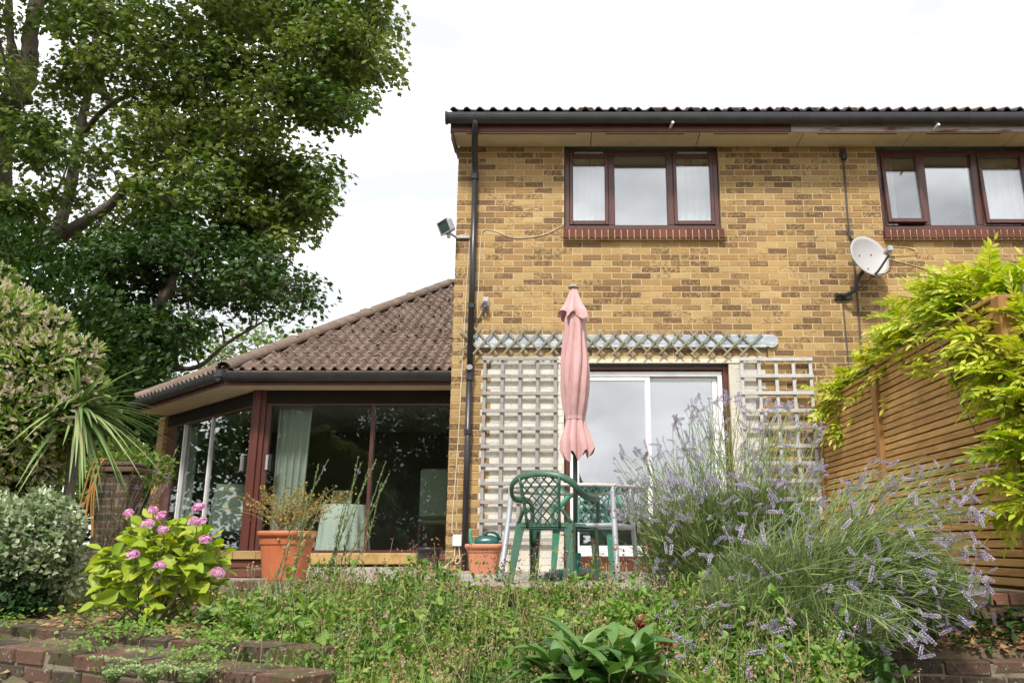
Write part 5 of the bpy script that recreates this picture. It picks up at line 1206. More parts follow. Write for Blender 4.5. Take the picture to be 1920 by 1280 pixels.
# far hedge behind the pier
m = MB(); shrub_leaves(m, [(at(250, 880, 9.6), (.5, .3, .22)), (at(200, 900, 9.8), (.5, .3, .3)), (at(230, 850, 10.5), (.3, .3, .2))], 2600, .06, T_OVAL)
tag(m.build('low_hedge', 'hedge_leaf'), 'clipped yellow green bush behind the brick pier', 'bush')
m = MB(); shrub_leaves(m, [(at(180, 760, 14.5), (1.6, .6, 1.3)), (at(235, 850, 15.0), (1.4, .6, 1.1)), (at(60, 700, 14), (2.0, .6, 2.0)), (at(-20, 520, 15), (1.6, .8, 1.2)), (at(110, 560, 15), (1.2, .7, 1.0))], 13000, .13, T_OVAL)
tag(m.build('dark_shrubbery', 'dark_leaf'), 'dark mass of shrubs behind the spiky cordyline', 'shrubs', kind='stuff')

# ---------------------------------------------------------------- hydrangea
hy = at(300, 1150, 4.9); hyz = float(gh(hy[0], hy[1])); hr = thing('hydrangea', (hy[0], hy[1], hyz), 'lime green hydrangea bush with pink flower heads', 'hydrangea')
HP = fine(.66)
lm = [raw_mesh('leaf', (HP[0] + [0, 0, 0]) * [1, 1, q], HP[1], 'hydrangea_leaf', True) for q in (.6, 1.3, -.4, 2.0)]
hc = at(305, 1050, 4.9); st = MB()
def leaf_obj(parent, meshes, p, d, up, s, name='leaf'):
    x, y, z = frames(np.array([d], float), np.array([up], float)); x, y, z = x[0], y[0], z[0]
    M = Matrix(((x[0] * s, y[0] * s, z[0] * s, p[0]), (x[1] * s, y[1] * s, z[1] * s, p[1]), (x[2] * s, y[2] * s, z[2] * s, p[2]), (0, 0, 0, 1)))
    return put(name, meshes[int(rng.integers(len(meshes)))], parent, M)
shoots = []
for k in range(49):
    an = rng.uniform(0, 6.283); rr_ = rng.random() ** .5; tip = hc + np.array([math.cos(an) * .34 * rr_, math.sin(an) * .28 * rr_, .26 * (1 - .75 * rr_ ** 2) - .06 * rng.random()])
    if k % 3 == 0: tip = hc + np.array([math.cos(an) * .33, math.sin(an) * .27, rng.uniform(-.2, .05)])
    shoots.append(tip); b = np.array([hy[0] + rng.normal() * .07, hy[1] + rng.normal() * .06, hyz - .01])
    st.tube(curve([b, (b + tip) / 2 + [(tip[0] - b[0]) * .15, 0, -.02], tip], 7), np.linspace(.006, .003, 7), 5)
st.build('stems', 'stalk', hr)
nl_ = 0
for tip in shoots:
    a0 = rng.uniform(0, 6)
    for lay_ in range(3):
        for q in range(2):
            if nl_ >= 292: break
            an = a0 + lay_ * 1.57 + q * 3.14 + rng.normal() * .2; d = np.array([math.cos(an), math.sin(an), .35 - .45 * lay_ + rng.normal() * .3])
            leaf_obj(hr, lm, tip - [0, 0, lay_ * .05], d, np.array([0, -.45, 1]) + rng.normal(size=3) * .45, rng.uniform(.065, .11) * (1 + .1 * lay_)); nl_ += 1
xl = MB(); k_ = 300; pp_, dd_ = blob(k_, hc - [0, 0, .03], (.33, .27, .24), .3); xl.add(*scatter(HP, pp_, dd_ * [1, 1, .5] + rng.normal(size=(k_, 3)) * .4, rng.normal(size=(k_, 3)) * .4 + [0, -.4, 1], rng.uniform(.05, .095, k_))); xl.build('inner_leaves', 'hydrangea_leaf', hr, smooth=True, kind='stuff')
for k in range(5):
    an = k * 1.25; leaf_obj(hr, lm, (hy[0] - .1, hy[1] - .22, hyz + .10), (math.cos(an), math.sin(an), .1), (0, -.3, 1), .09)
def flower_ball(r, n=90):
    d = rdir(n); d[:, 2] = np.abs(d[:, 2]) * .9 + .05 * d[:, 2]; d = nrm(d); V = []; F = []
    T = (np.array([(-.5, -.5, .12), (.5, -.5, .12), (.5, .5, .12), (-.5, .5, .12), (0, 0, -.05)]) * [1, 1, 1], np.array([(0, 1, 4), (1, 2, 4), (2, 3, 4), (3, 0, 4)]))
    V, F = scatter(T, d * r * [1, 1, .75] * rng.uniform(.82, 1.08, (n, 1)), np.cross(d, rdir(n)), d + rdir(n) * .3, rng.uniform(.34, .58, n) * r)
    return V, F
fm = [raw_mesh('flower_head', *flower_ball(.031, 70), 'hydrangea_flower') for _ in range(3)]
for px, py, dd in [(243, 965, 4.75), (286, 957, 4.8), (302, 968, 4.75), (278, 982, 4.7), (305, 994, 4.62), (372, 952, 4.8), (378, 978, 4.72), (365, 978, 4.72), (250, 1040, 4.6), (300, 1060, 4.58), (408, 1074, 4.7), (385, 1012, 4.7), (240, 962, 4.78)]:
    p = at(px, py, dd); s = rng.uniform(.75, 1.15); put('flower_head', fm[int(rng.integers(3))], hr, Matrix.Translation(p) @ Matrix.Rotation(rng.uniform(-.5, .5), 4, 'Y') @ Matrix.Rotation(.5, 4, 'X') @ Matrix.Diagonal((s, s, s, 1)))
    c = MB(); c.tube(curve([p, p + [0, .04, -.08], hc + (p - hc) * .5 + [0, 0, -.06]], 5), .004, 4); c.build('flower_stalk', 'lavender_stem', hr)

# ---------------------------------------------------------------- lavender
def lav_spike():
    V, F = [], []; n0 = 0; d = []
    ps = []; 
    for w_ in range(8):
        y = (0, .16, .30, .42, .54, .66, .78, .90)[w_]; r = (.06, .085, .095, .10, .095, .085, .07, .045)[w_]
        for q in range(6): a = q * 1.047 + w_ * .5; ps.append((r * math.cos(a) * .42, y, r * math.sin(a) * .42, a))
    P = np.array([p[:3] for p in ps]); A_ = np.array([p[3] for p in ps]); D = np.stack([np.cos(A_), np.full(len(A_), .75), np.sin(A_)], 1) + rng.normal(size=P.shape) * .25
    T = (np.array([(-.30, 0, 0), (.30, 0, 0), (.36, .7, .12), (0, 1, .2), (-.36, .7, .12)]), np.array([(0, 1, 2), (0, 2, 4), (4, 2, 3)]))
    return scatter(T, P, D, np.stack([-np.sin(A_), A_ * 0 + .1, np.cos(A_)], 1) + .01, np.full(len(P), .11))
LS = [lav_spike() for _ in range(4)]; LSM = [raw_mesh('flower_spike', V, F, 'lavender_flower') for V, F in LS]
def lavender(name, label, base, spread, tips, nobj, foliage, droop):
    t = thing(name, base, label, 'lavender', 'lavender bushes'); st = MB(); rest = MB()
    tips = sorted(tips, key=lambda p: p[1]); k = 0
    for tip in tips:
        tip = np.array(tip); b = np.array(base) + rng.normal(size=3) * [spread, spread * .7, .02]
        m1 = b + (tip - b) * .35 + [0, 0, droop * np.linalg.norm((tip - b)[:2])]; m2 = b + (tip - b) * .75 + [0, 0, droop * .8 * np.linalg.norm((tip - b)[:2])]
        cv = curve([b, m1, m2, tip], 9) + np.concatenate([np.zeros((3, 3)), rng.normal(size=(6, 3)) * .006]); st.tube(cv, np.linspace(.0026, .0015, 9), 3, cap=False)
        d = nrm(cv[-1] - cv[-2] + rng.normal(size=3) * .12); s = rng.uniform(.035, .092)
        if k < nobj: leaf_obj(t, LSM, cv[-1] - d * .01, d, rdir(1)[0], s, 'flower_spike')
        else: rest.add(*scatter(LS[k % 4], np.array([cv[-1] - d * .01]), np.array([d]), rdir(1), np.array([s])))
        if rng.random() < .3: rest.add(*scatter(LS[k % 4], np.array([cv[-2]]), np.array([d]), rdir(1), np.array([s * .4])))
        k += 1
        # narrow leaves low on the stem
        q = rng.integers(0, 7, 7); pp = cv[q] + rng.normal(size=(7, 3)) * .012; dd = nrm(cv[np.minimum(q + 1, 8)] - cv[q]) + rng.normal(size=(7, 3)) * .45
        st.add(*scatter(T_NEEDLE, pp, dd, rdir(7), rng.uniform(.05, .10, 7) * [1]))
    st.build('stems', 'lavender_stem', t, kind='stuff'); 
    if rest.n: rest.build('small_flowers', 'lavender_flower', t, kind='stuff')
    m = MB()
    for c, r, n in foliage:
        p, d = blob(n, c, r, .25); m.add(*scatter(T_NEEDLE, p, d * .7 + rng.normal(size=(n, 3)) * .5 + [0, 0, .8], rdir(n), rng.uniform(.05, .12, n) [:, None] * [.75, 1, 1]))
    m.build('foliage', 'lavender_leaf', t, kind='stuff')
    return t
tips = []
def fan(n, x0, x1, f_top, f_bot, d0, d1, p=1.4):
    for _ in range(n):
        px = rng.uniform(x0, x1); u = (px - x0) / (x1 - x0); a, b = np.interp(u, *f_top), np.interp(u, *f_bot); tips.append(at(px, a + (b - a) * rng.random() ** p, rng.uniform(d0, d1)))
fan(330, 1205, 1545, ([0, .12, .25, .36, .5, .7, .85, 1], [850, 810, 765, 745, 745, 760, 750, 790]), ([0, .5, 1], [1000, 960, 940]), 4.7, 5.7, 1.35)
fan(40, 1150, 1215, ([0, 1], [850, 830]), ([0, 1], [1020, 1000]), 4.7, 5.2)
fan(170, 1230, 1540, ([0, 1], [900, 880]), ([0, 1], [1090, 1060]), 4.4, 5.0)
lb1 = at(1385, 1120, 5.1); lb1[2] = -.17
lavender('lavender_bush', 'tall upright lavender bush in front of the patio door', tuple(lb1), .22, tips, 230,
         [(at(1330, 1020, 5.1), (.36, .30, .26), 6200), (at(1430, 1000, 5.15), (.32, .30, .26), 5600), (at(1260, 1050, 5.0), (.2, .25, .2), 2000), (at(1400, 1090, 4.9), (.46, .3, .2), 5200)], .02)
tips = []
fan(300, 1330, 1840, ([0, .4, .7, 1], [980, 900, 880, 930]), ([0, .5, 1], [1250, 1180, 1110]), 3.9, 4.8, 1.)
fan(90, 1560, 1870, ([0, .5, 1], [880, 850, 870]), ([0, 1], [1000, 980]), 4.3, 5.0, 1.)
fan(90, 1240, 1780, ([0, 1], [1120, 1150]), ([0, 1], [1275, 1230]), 3.4, 4.2, 1.)
fan(150, 1520, 1860, ([0, 1], [1040, 1010]), ([0, 1], [1250, 1160]), 3.9, 4.5, 1.)
lb2 = at(1450, 1150, 4.35); lb2[2] = -.24
lavender('lavender_bush', 'sprawling lavender bush with long stems flopping towards the fence', tuple(lb2), .20, tips, 270,
         [(at(1500, 1100, 4.4), (.46, .34, .20), 6000), (at(1400, 1160, 4.2), (.36, .3, .16), 4200), (at(1640, 1080, 4.5), (.38, .3, .19), 5000), (at(1720, 1110, 4.35), (.26, .26, .14), 2600), (at(1560, 1170, 4.1), (.34, .26, .13), 3000), (at(1300, 1190, 4.1), (.22, .2, .12), 1300)], .16)

# ---------------------------------------------------------------- wisteria on the fence
def wist_leaf():
    V, F, n = [], [], 0; npair = int(rng.integers(5, 7)); Ls = .27; bend = rng.uniform(.15, .55)
    def rach(t): return np.array([0, t * Ls, -bend * Ls * t * t])
    pos, d, up, sz = [], [], [], []
    for i in range(npair):
        t = .22 + .74 * i / npair
        for s in (-1, 1):
            pos.append(rach(t)); d.append((s * .85, .62, -.25 - .3 * bend * t + rng.normal() * .12)); up.append((s * -.15, .1 * rng.normal(), 1)); sz.append(.088 * (1 - .25 * abs(t - .5)) * rng.uniform(.85, 1.1))
    pos.append(rach(1)); d.append((0, 1, -.3 - bend)); up.append((0, .3, 1)); sz.append(.07)
    T = (T_OVAL[0] * [.66, 1, .8], T_OVAL[1]); V, F = scatter(T, np.array(pos), np.array(d), np.array(up), np.array(sz))
    v2, f2 = tube([rach(t) for t in np.linspace(0, 1, 6)], .0022, 3, False)
    return np.concatenate([V, v2]), np.concatenate([F, f2 + len(V)])
WL = [wist_leaf() for _ in range(7)]; WM = [raw_mesh('leaf', V, F, 'wisteria_leaf') for V, F in WL]
wi = thing('wisteria', (2.95, 4.9, -.2), 'bright yellow green wisteria climbing over the slatted fence', 'climber')
CL = [(1575, 735, 8.5, .22, 30), (1610, 700, 8.3, .22, 30), (1595, 775, 8.4, .2, 20), (1640, 745, 8.0, .2, 26), (1660, 690, 7.7, .22, 30), (1690, 640, 7.3, .25, 34), (1720, 610, 7.0, .25, 34), (1705, 670, 7.0, .2, 24), (1760, 570, 6.6, .22, 30), (1790, 620, 6.3, .24, 34), (1830, 540, 6.0, .2, 28),
      (1840, 600, 5.8, .24, 34), (1865, 650, 5.4, .2, 24), (1880, 560, 5.6, .2, 28), (1900, 620, 5.2, .24, 34), (1800, 680, 5.9, .10, 6), (1920, 700, 5.0, .2, 22), (1945, 760, 4.8, .18, 20), (1945, 840, 4.75, .15, 14), (1955, 920, 4.7, .15, 12), (1860, 510, 5.9, .12, 10), (1960, 650, 5.0, .35, 30), (1780, 655, 6.3, .16, 16), (1940, 540, 5.4, .3, 26)]
LV = []; st = MB(); root = np.array([2.92, 4.85, -.3]); prev = None
CL += [(1745, 640, 6.7, .2, 20), (1815, 580, 6.1, .2, 24), (1870, 620, 5.5, .22, 26), (1925, 680, 5.0, .2, 20), (1900, 740, 5.0, .10, 5), (1890, 540, 5.7, .2, 20), (1630, 715, 8.1, .2, 18), (1675, 655, 7.5, .2, 20), (1735, 575, 6.9, .14, 10), (1780, 540, 6.5, .14, 10), (1940, 880, 4.75, .12, 8)]
for px, py, d, r, n in CL:
    n = int(n * 1.95); py = py + (26 if 1640 < px < 1820 else 12); r = r * .88
    c = at(px, py, d); c[0] = min(c[0], 3.05 if px < 1900 else 9); 
    fp = np.array([FX + .05, d, 1.82]); st.tube(curve([fp, (fp + c) / 2 + [0, 0, .06], c], 6), [.007, .006, .005, .005, .004, .003], 5)
    for _ in range(n):
        dd = rdir(1)[0]; p = c + dd * r * rng.random() ** .5 * [1, 1, .8]
        LV.append((p, nrm(dd * [1, 1, .5] + [-.25, -.35, .05] + rng.normal(size=3) * .35)))
st.tube(curve([root, (2.88, 4.9, .6), (2.9, 4.95, 1.4), (2.84, 5.3, 1.86), (2.80, 6.2, 1.87), (2.82, 7.2, 1.86), (2.8, 8.5, 1.84)], 40), np.linspace(.018, .008, 40), 7)
st.tube(curve([(2.82, 5.3, 1.85), (2.66, 5.25, 1.3), (2.70, 5.2, 1.1)], 10), .004, 5); st.tube(curve([(2.80, 5.9, 1.86), (2.65, 5.6, 1.6), (2.68, 5.35, 1.0), (2.72, 5.2, .85)], 14), .004, 5)
st.build('stems', 'bark', wi, smooth=True)
LV.sort(key=lambda q: q[0][1] + (20 if (q[0][0] / max(q[0][1], .1)) > .57 else 0)); rest = MB()
for k, (p, d) in enumerate(LV):
    up = np.array([0, -.2, 1]) + rng.normal(size=3) * .3; s = rng.uniform(.7, 1.15)
    if k < 290: leaf_obj(wi, WM, p, d, up, s)
    else: rest.add(*scatter(WL[k % 7], np.array([p]), np.array([d]), np.array([up]), np.array([s])))
rest.build('far_leaves', 'wisteria_leaf', wi, kind='stuff')

# ---------------------------------------------------------------- peony, sedum, toadflax, pot plant
def clump_plant(name, label, cat, base, nst, h, spread, nleaf, ls, mat, leafw=1.0, group=None):
    t = thing(name, tuple(base), label, cat, group); st = MB(); T = fine(leafw * .70); lm_ = [raw_mesh('leaf', T[0] * [1, 1, q], T[1], mat, True) for q in (.6, 1.2, 1.9)]
    for k in range(nst):
        an = rng.uniform(0, 6.283); rr_ = rng.random() ** .5 * spread; b = np.array(base) + [math.cos(an) * rr_ * .35, math.sin(an) * rr_ * .35, -.02]; tip = np.array(base) + [math.cos(an) * rr_, math.sin(an) * rr_, h * rng.uniform(.75, 1.1) * (1 - .35 * (rr_ / spread) ** 2)]
        cv = curve([b, (b + tip) / 2 + [0, 0, .03], tip], 7); st.tube(cv, np.linspace(.005, .003, 7), 4)
        for j in range(nleaf):
            f = 1 - .55 * (j // 3) / max(1, nleaf // 3); p = cv[int(6 * f)]; a2 = rng.uniform(0, 6.283); el = rng.uniform(-.15, 1.0)
            leaf_obj(t, lm_, p, (math.cos(a2) * math.cos(el), math.sin(a2) * math.cos(el), math.sin(el)), (0, -.1, 1) + rng.normal(size=3) * .2, ls * rng.uniform(.75, 1.2))
    st.build('stems', 'stalk', t); return t
pb = at(1135, 1335, 3.15); pe_ = clump_plant('peony', 'dark green peony clump with spent seed heads in the bottom centre', 'peony', pb, 26, .25, .28, 9, .13, 'peony_leaf', .5)
for px, py, d in ((1200, 1172, 3.3), (1250, 1205, 3.2), (1180, 1232, 3.05)):
    p = at(px, py, d); hd = MB(); hd.add(*scatter((T_OVAL[0] * [1.2, 1, 2.], T_OVAL[1]), np.repeat([p], 26, 0) + rng.normal(size=(26, 3)) * .010, rdir(26) + [0, 0, .3], rdir(26), rng.uniform(.02, .04, 26))); hd.build('seed_head', 'seed_red', pe_)
    c = MB(); c.tube(curve([pb + [rng.uniform(-.05, .15), 0, 0], (p + pb) / 2 + [.03, 0, .02], p], 7), .004, 5); c.build('seed_stalk', 'seed_red', pe_)
for i, (px, py, d, lb) in enumerate(((205, 1255, 3.55, 'pale green sedum clump at the bottom left, nearest the left edge'), (285, 1250, 3.45, 'pale green sedum clump in the middle of the bottom left row'), (360, 1255, 3.4, 'pale green sedum clump nearest the foreground vegetation at bottom left'))):
    b = at(px, py + 40, d); sdm = thing('sedum', tuple(b), lb, 'sedum', 'sedums along the lowest wall'); st = MB(); T = (T_OVAL[0] * [1.1, 1, 1.2], T_OVAL[1]); lm_ = [raw_mesh('leaf', T[0], T[1], 'sedum_leaf', True)]
    for k in range(7):
        tip = at(px + rng.uniform(-38, 38), py + rng.uniform(-28, 14), d + rng.uniform(-.08, .08)); st.tube(curve([b, (b + tip) / 2, tip], 5), .004, 5)
        n = 46; dd = rdir(n); dd[:, 2] = abs(dd[:, 2]) * .5; hd = MB(); hd.add(*scatter(T_TRI5, tip + dd * [.030, .030, .016], dd + [0, 0, .6], rdir(n), np.full(n, .012))); hd.build('flower_head', 'sedum_flower', sdm)
        for j in range(5): a2 = rng.uniform(0, 6.28); leaf_obj(sdm, lm_, b + (tip - b) * rng.uniform(.3, .85), (math.cos(a2), math.sin(a2), .4), (0, 0, 1), rng.uniform(.03, .05))
    st.build('stems', 'sedum_leaf', sdm)
def toadflax(label, base, tips, leafy=.75, mat='toadflax', fl=True):
    t = thing('toadflax', tuple(base), label, 'wildflower', 'toadflax plants'); st = MB(); lf = MB(); fo = MB()
    for tip in tips:
        tip = np.array(tip); b = np.array(base) + rng.normal(size=3) * [.05, .04, 0]; cv = curve([b, b + (tip - b) * .5 + [rng.normal() * .03, 0, .02], tip], 16); st.tube(cv, np.linspace(.004, .0018, 16), 4)
        for i in range(1, 15):
            f = i / 15; n = 7; p = np.repeat(cv[i:i + 1], n, 0) + (cv[i + 1] - cv[i]) * rng.random((n, 1)); tv = nrm(cv[i + 1] - cv[i])
            if f < leafy: lf.add(*scatter(T_LANCE, p, rdir(n) * 1. + tv * .55, tv + rdir(n) * .1, rng.uniform(.04, .07, n) * (1.1 - .6 * f)))
            else: lf.add(*scatter(T_OVAL, p, rdir(n) * .6 + tv, rdir(n), rng.uniform(.012, .02, n)))
        if fl and rng.random() < .5: fo.add(*scatter(T_OVAL, np.repeat([cv[-2]], 8, 0) + rng.normal(size=(8, 3)) * .006, rdir(8), rdir(8), np.full(8, .018)))
    st.build('stems', mat, t); lf.build('leaves', mat, t, kind='stuff')
    if fo.n: fo.build('flowers', 'toadflax_flower', t)
toadflax('tall toadflax stems rising in front of the glass door, right of the large pot', at(610, 1140, 5.6) * [1, 1, 0] + [0, 0, -.16], [at(*q) for q in ((672, 855, 5.6), (677, 868, 5.65), (705, 862, 5.6), (722, 868, 5.6), (715, 905, 5.55), (690, 880, 5.6), (728, 890, 5.6), (645, 940, 5.6))], .72)
toadflax('toadflax stems leaning across the large terracotta pot', at(520, 1130, 5.9) * [1, 1, 0] + [0, 0, -.15], [at(*q) for q in ((598, 868, 5.95), (615, 862, 6.0), (612, 912, 5.9), (575, 935, 5.9), (545, 985, 5.9))], .7)
toadflax('bleached toadflax stems leaning right beside the brick pier', at(200, 1040, 6.4) * [1, 1, 0] + [0, 0, -.14], [at(*q) for q in ((333, 838, 6.5), (300, 868, 6.5), (325, 880, 6.5), (318, 897, 6.5), (312, 905, 6.4), (290, 920, 6.4), (215, 872, 6.4), (222, 890, 6.4), (240, 905, 6.3), (205, 900, 6.4), (260, 900, 6.4), (230, 860, 6.5), (250, 880, 6.4), (275, 890, 6.4), (195, 880, 6.3), (212, 915, 6.3), (285, 905, 6.5), (305, 915, 6.5), (188, 930, 6.3), (235, 930, 6.3), (265, 935, 6.3))], .6, 'stalk')
ppl = thing('pot_shrub', (-2.245, 6.80, .33), 'twiggy half dry shrub growing in the large terracotta pot', 'shrub'); st = MB(); lf = MB()
for k in range(70):
    an = rng.uniform(0, 6.28); r = rng.uniform(.05, .42) if k % 6 else .55; b = np.array([-2.245 + rng.normal() * .05, 6.8 + rng.normal() * .05, .33]); tip = b + [math.cos(an) * r, math.sin(an) * r * .6, rng.uniform(.16, .42)]
    cv = curve([b, (b + tip) / 2 + [0, 0, .05], tip], 8); st.tube(cv, np.linspace(.003, .0012, 8), 3, cap=False); n = 26; q = rng.integers(2, 8, n)
    lf.add(*scatter(T_OVAL, cv[q] + rng.normal(size=(n, 3)) * .016, rdir(n) + [0, 0, .4], rdir(n), rng.uniform(.014, .028, n)))
st.build('twigs', 'stalk', ppl); lf.build('foliage', 'potplant', ppl, kind='stuff')
wl_ = MB(); n = 14; wl_.add(*scatter((T_OVAL[0] * [1.2, 1, 3], T_OVAL[1]), np.array([-2.05, 6.62, .33]) + rng.normal(size=(n, 3)) * [.05, .03, .04], rdir(n) + [0, -.3, -.8], rdir(n), rng.uniform(.04, .07, n))); wl_.build('withered_leaves', 'litter', ppl)

# ---------------------------------------------------------------- ground cover
def on_ground(n, x0, x1, y0, y1, cond):
    o = np.zeros((0, 2))
    while len(o) < n:
        q = np.stack([rng.uniform(x0, x1, n), rng.uniform(y0, y1, n)], 1); o = np.concatenate([o, q[cond(q[:, 0], q[:, 1])]])
    return o[:n]
def hump(x, y): return .5 + .25 * np.sin(x * 5.1 + 1.3 * np.sin(y * 4)) + .25 * np.sin(y * 6.3 + x * 2.1) + .18 * np.sin(x * 17 + y * 5) * np.sin(y * 19 - x * 6)
def bank(x, y): s = sdist(x, y); return (s > .0) & (s < 2.9) & (x > np.where(s > 1.55, -1.2, -1.72) + .12 * np.sin(y * 7)) & (x < 1.15 + .1 * np.sin(y * 9))
q = on_ground(70000, -1.9, 2.6, 2.4, 6.5, bank); hh = hump(q[:, 0], q[:, 1]); s_ = sdist(q[:, 0], q[:, 1]); top = (.035 + .26 * np.clip(hh, 0, 1.2) ** 1.3) * np.interp(s_, [0, .12, .3, 1, 2.9], [.6, 1.1, 1.15, 1, 1.1])
z = gh(q[:, 0], q[:, 1]) + top * rng.random(len(q)) ** .6; P = np.column_stack([q, z]); n = len(P)
spc = np.sin(P[:, 0] * 4.3 + 1.7 * np.sin(P[:, 1] * 3.1)) + np.sin(P[:, 1] * 5.2 + P[:, 0] * 1.9) + rng.normal(size=n) * .45
for nm, mt, sel, a_, b_, lb in (('ground_cover', 'cover_leaf', (spc > -.55) & (spc < .6), .012, .031, 'fine leaved low herbs spread over the bank in front of the patio'), ('ground_cover', 'cover_bright', spc >= .6, .016, .050, 'bright green leafy patches among the herbs on the bank'), ('ground_cover', 'cover_dark', spc <= -.55, .011, .030, 'darker green patches of herbs on the bank')):
    Q = P[sel]; k_ = len(Q); m = MB(); m.add(*scatter(T_OVAL, Q + ([0, 0, .02] if mt == 'cover_bright' else [0, 0, 0]), rdir(k_) * [1, 1, .7] + [0, 0, .35], rdir(k_) * .8 + [0, -.2, .9], rng.uniform(a_, b_, k_)))
    gn = k_ // 8; kk = rng.integers(0, k_, gn); m.add(*scatter(T_NEEDLE, Q[kk] - [0, 0, .03], rng.normal(size=(gn, 3)) * [.6, .6, .3] + [0, 0, 1], rdir(gn), rng.uniform(.05, .14, gn)))
    tag(m.build(nm, mt), lb, 'ground cover', kind='stuff')
# dry seed heads and stalks of the oregano
q = on_ground(1250, -1.7, 1.4, 2.6, 6.2, bank); m = MB(); hd = MB(); pk = MB()
for x, y in q:
    z = float(gh(x, y)); h = (.12 + .22 * rng.random() * (.4 + float(hump(x, y)))) * (1.25 if sdist(x, y) < .5 and rng.random() < .35 else 1); b = np.array([x, y, z]); e = b + [rng.normal() * .06, rng.normal() * .06, h]
    m.tube([b, (b + e) / 2 + rng.normal(size=3) * .012, e], [.0016, .0014, .001], 3, cap=False)
    k = 9; tgt = pk if rng.random() < .08 else hd; tgt.add(*scatter(T_OVAL, np.repeat([e], k, 0) + rng.normal(size=(k, 3)) * [.014, .014, .02], rdir(k) + [0, 0, .6], rdir(k), rng.uniform(.008, .017, k)))
oo = thing('oregano', (0, 4.2, -.3), 'flowering oregano with tan seed heads and pinkish flowers on the bank', 'herb'); m.build('stems', 'stalk', oo, kind='stuff'); hd.build('seed_heads', 'seed_tan', oo, kind='stuff'); pk.build('flowers', 'oregano_flower', oo, kind='stuff')
wt = thing('weed_stems', (.1, 3.6, -.4), 'tall tangled weeds standing out of the low herbs on the bank', 'weeds'); m = MB(); lf = MB()
for x, y in on_ground(420, -1.5, 1.2, 2.6, 5.6, bank):
    z = float(gh(x, y)); h = rng.uniform(.16, .36); b = np.array([x, y, z]); e = b + [rng.normal() * .09, rng.normal() * .08, h]; cv = curve([b, (b + e) / 2 + rng.normal(size=3) * .03, e], 7); m.tube(cv, np.linspace(.0026, .0012, 7), 3, cap=False)
    n = int(rng.integers(10, 26)); big = rng.uniform(.02, .055); lf.add(*scatter(T_OVAL if rng.random() < .6 else T_LANCE, cv[rng.integers(1, 7, n)] + rng.normal(size=(n, 3)) * .006, rdir(n) + [0, 0, .35], rdir(n) * .6 + [0, -.1, 1], big * rng.uniform(.6, 1.2, n)))
m.build('stems', 'stalk', wt, kind='stuff'); lf.build('leaves', 'cover_bright', wt, kind='stuff')
# tall thin stems in front of the patio edge
tl = thing('wild_marjoram', (-.2, 5.3, -.2), 'thin wild stems with dark red heads in front of the table and chairs', 'wildflower'); m = MB(); hd = MB(); lf = MB()
for k in range(70):
    px = rng.uniform(830, 1215) if k % 4 else rng.uniform(640, 850); s0 = rng.uniform(.05, .45); d = 5.2 + (1060 - px) / 500 * 1. - s0; e = at(px, rng.uniform(1000, 1085), d); b = np.array([e[0] + rng.normal() * .06, e[1], 0]); b[2] = float(gh(b[0], b[1]))
    cv = curve([b, (b + e) / 2 + rng.normal(size=3) * .02, e], 7); m.tube(cv, [.002, .002, .0018, .0016, .0014, .0012, .001], 3, cap=False); n = 9; hd.add(*scatter(T_OVAL, np.repeat([e], n, 0) + rng.normal(size=(n, 3)) * .009, rdir(n) + [0, 0, .5], rdir(n), rng.uniform(.010, .018, n)))
    n = 12; lf.add(*scatter(T_OVAL, cv[rng.integers(0, 6, n)] + rng.normal(size=(n, 3)) * .008, rdir(n), rdir(n) + [0, 0, 1], rng.uniform(.014, .03, n)))
m.build('stems', 'stalk', tl, kind='stuff'); hd.build('heads', 'seed_red', tl, kind='stuff'); lf.build('leaves', 'cover_leaf', tl, kind='stuff')
# sparse weeds and litter on the left terraces
def terr(x, y): s = sdist(x, y); return (s > .02) & (s < 2.2) & (x < -1.1) & ~((s > 1.76) & (s < 2.02) & (x < -1)) 
q = on_ground(7000, -4.6, -1.0, 3.0, 7.0, terr); q = q[(sdist(q[:, 0], q[:, 1]) < 1.5) | (rng.random(len(q)) < .2)]; hh = hump(q[:, 0] * 1.6, q[:, 1] * 1.6); q = q[(hh > .48) | (sdist(q[:, 0], q[:, 1]) > 1.95)]; n = len(q)
P = np.column_stack([q, gh(q[:, 0], q[:, 1]) + rng.random(n) ** 1.3 * .085]); m = MB(); m.add(*scatter(T_OVAL, P, rdir(n) * [1, 1, .6] + [0, 0, .35], rdir(n) * .6 + [0, 0, 1], rng.uniform(.018, .045, n))); tag(m.build('weeds', 'cover_leaf'), 'patchy green weeds on the brick terraces at the left', 'weeds', kind='stuff')
q = on_ground(3600, -4.6, -.9, 3.0, 7.0, terr); n = len(q); P = np.column_stack([q, gh(q[:, 0], q[:, 1]) + .006 + .012 * rng.random(n)]); m = MB(); m.add(*scatter(T_TRI5, P, rdir(n) * [1, 1, .15], rdir(n) * .35 + [0, 0, 1], rng.uniform(.02, .055, n))); tag(m.build('leaf_litter', 'litter'), 'brown fallen leaves scattered over the left terraces', 'leaves', kind='stuff')
tp_ = MB()
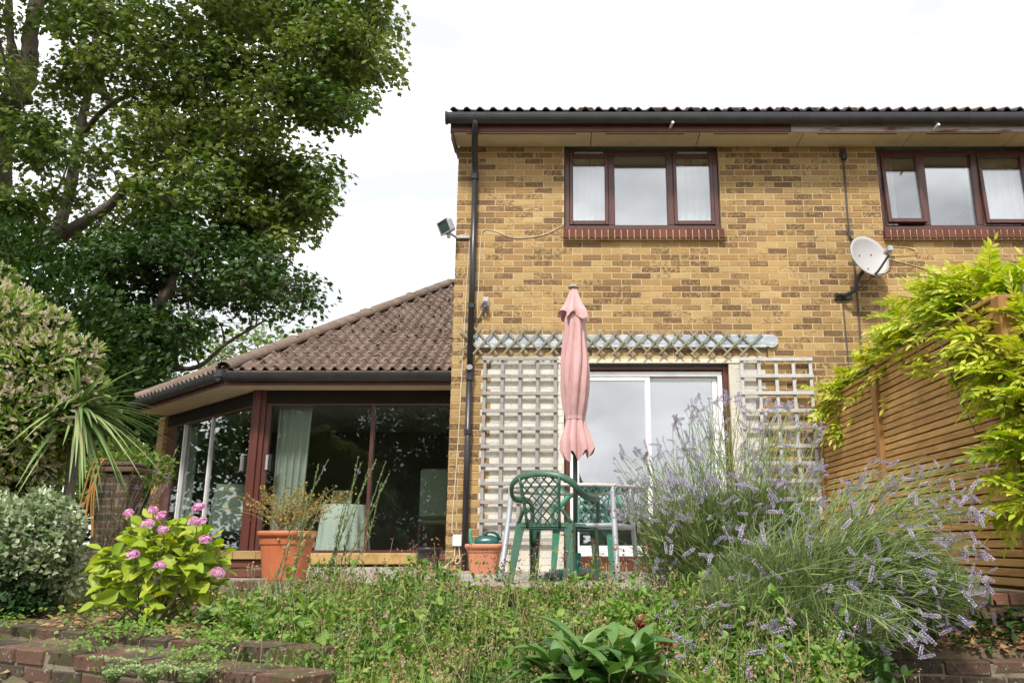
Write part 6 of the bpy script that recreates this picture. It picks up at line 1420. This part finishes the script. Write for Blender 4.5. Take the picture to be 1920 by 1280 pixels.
for s0, z0, t0, t1, k_ in ((1.84, -.165, -1.5, 2.3, 8), (2.20, -.20, -1.5, 2.9, 6), (1.33, -.05, -1.7, -.3, 2)):
    for _ in range(k_):
        t_ = rng.uniform(t0, t1); r_ = rng.uniform(.05, .15); n = int(60 + 700 * r_); c_ = E0 + EN * (s0 + rng.uniform(-.16, .05)) + ED * t_; p_ = np.column_stack([c_[0] + rng.normal(size=n) * r_ * .8, c_[1] + rng.normal(size=n) * r_ * .5, z0 + .01 + np.abs(rng.normal(size=n)) * .028])
        tp_.add(*scatter(T_OVAL if rng.random() < .6 else T_TRI5, p_, rdir(n) * [1, 1, .6] + [0, -.2, .2], rdir(n) * .6 + [0, -.3, 1], rng.uniform(.4, 1.1) * rng.uniform(.018, .04, n)))
tag(tp_.build('trailing_weeds', 'cover_bright'), 'small green weeds spilling over the brick terrace edges at the left', 'weeds', kind='stuff')
lt_ = MB(); n = 1500; p_ = np.column_stack([rng.uniform(1.3, 2.7, n), rng.uniform(4.3, 4.9, n)]); lt_.add(*scatter(T_TRI5, np.column_stack([p_, gh(p_[:, 0], p_[:, 1]) + .01 + .02 * rng.random(n)]), rdir(n) * [1, 1, .3], rdir(n) * .5 + [0, 0, 1], rng.uniform(.02, .05, n))); tag(lt_.build('leaf_litter', 'litter'), 'brown fallen leaves under the lavender at the bottom right', 'leaves', kind='stuff')
# grasses and shade plants by the fence foot
m = MB(); q = on_ground(7500, 1.2, 3.4, 2.6, 5.0, lambda x, y: (y < 4.88) & ~((y < 4.66) & (y > 4.38) & (x > 1.45) & (x < 2.5))); n = len(q); P = np.column_stack([q, gh(q[:, 0], q[:, 1]) + .16 * rng.random(n)]); m.add(*scatter(T_OVAL, P, rdir(n) + [0, 0, .4], rdir(n) * .6 + [0, 0, 1], rng.uniform(.025, .07, n))); tag(m.build('shade_plants', 'dark_leaf'), 'dark low plants around the foot of the fence at bottom right', 'ground cover', kind='stuff')
gt = MB(); n = 900; b = np.column_stack([rng.normal(-1.72, .22, n), rng.normal(5.75, .16, n)]); P = np.column_stack([b, gh(b[:, 0], b[:, 1])]); gt.add(*scatter(T_NEEDLE, P, rng.normal(size=(n, 3)) * [.5, .5, .2] + [0, 0, 1], rdir(n), rng.uniform(.10, .24, n))); tag(gt.build('grass_tuft', 'toadflax'), 'dry grassy tuft below the large terracotta pot', 'grass', kind='stuff')
ww = clump_plant('lungwort', 'silvery spotted lungwort in the left bed beside the hydrangea', 'plant', at(395, 1165, 4.6) * [1, 1, 0] + [0, 0, -.16], 7, .06, .08, 4, .10, 'sedum_leaf', .7)
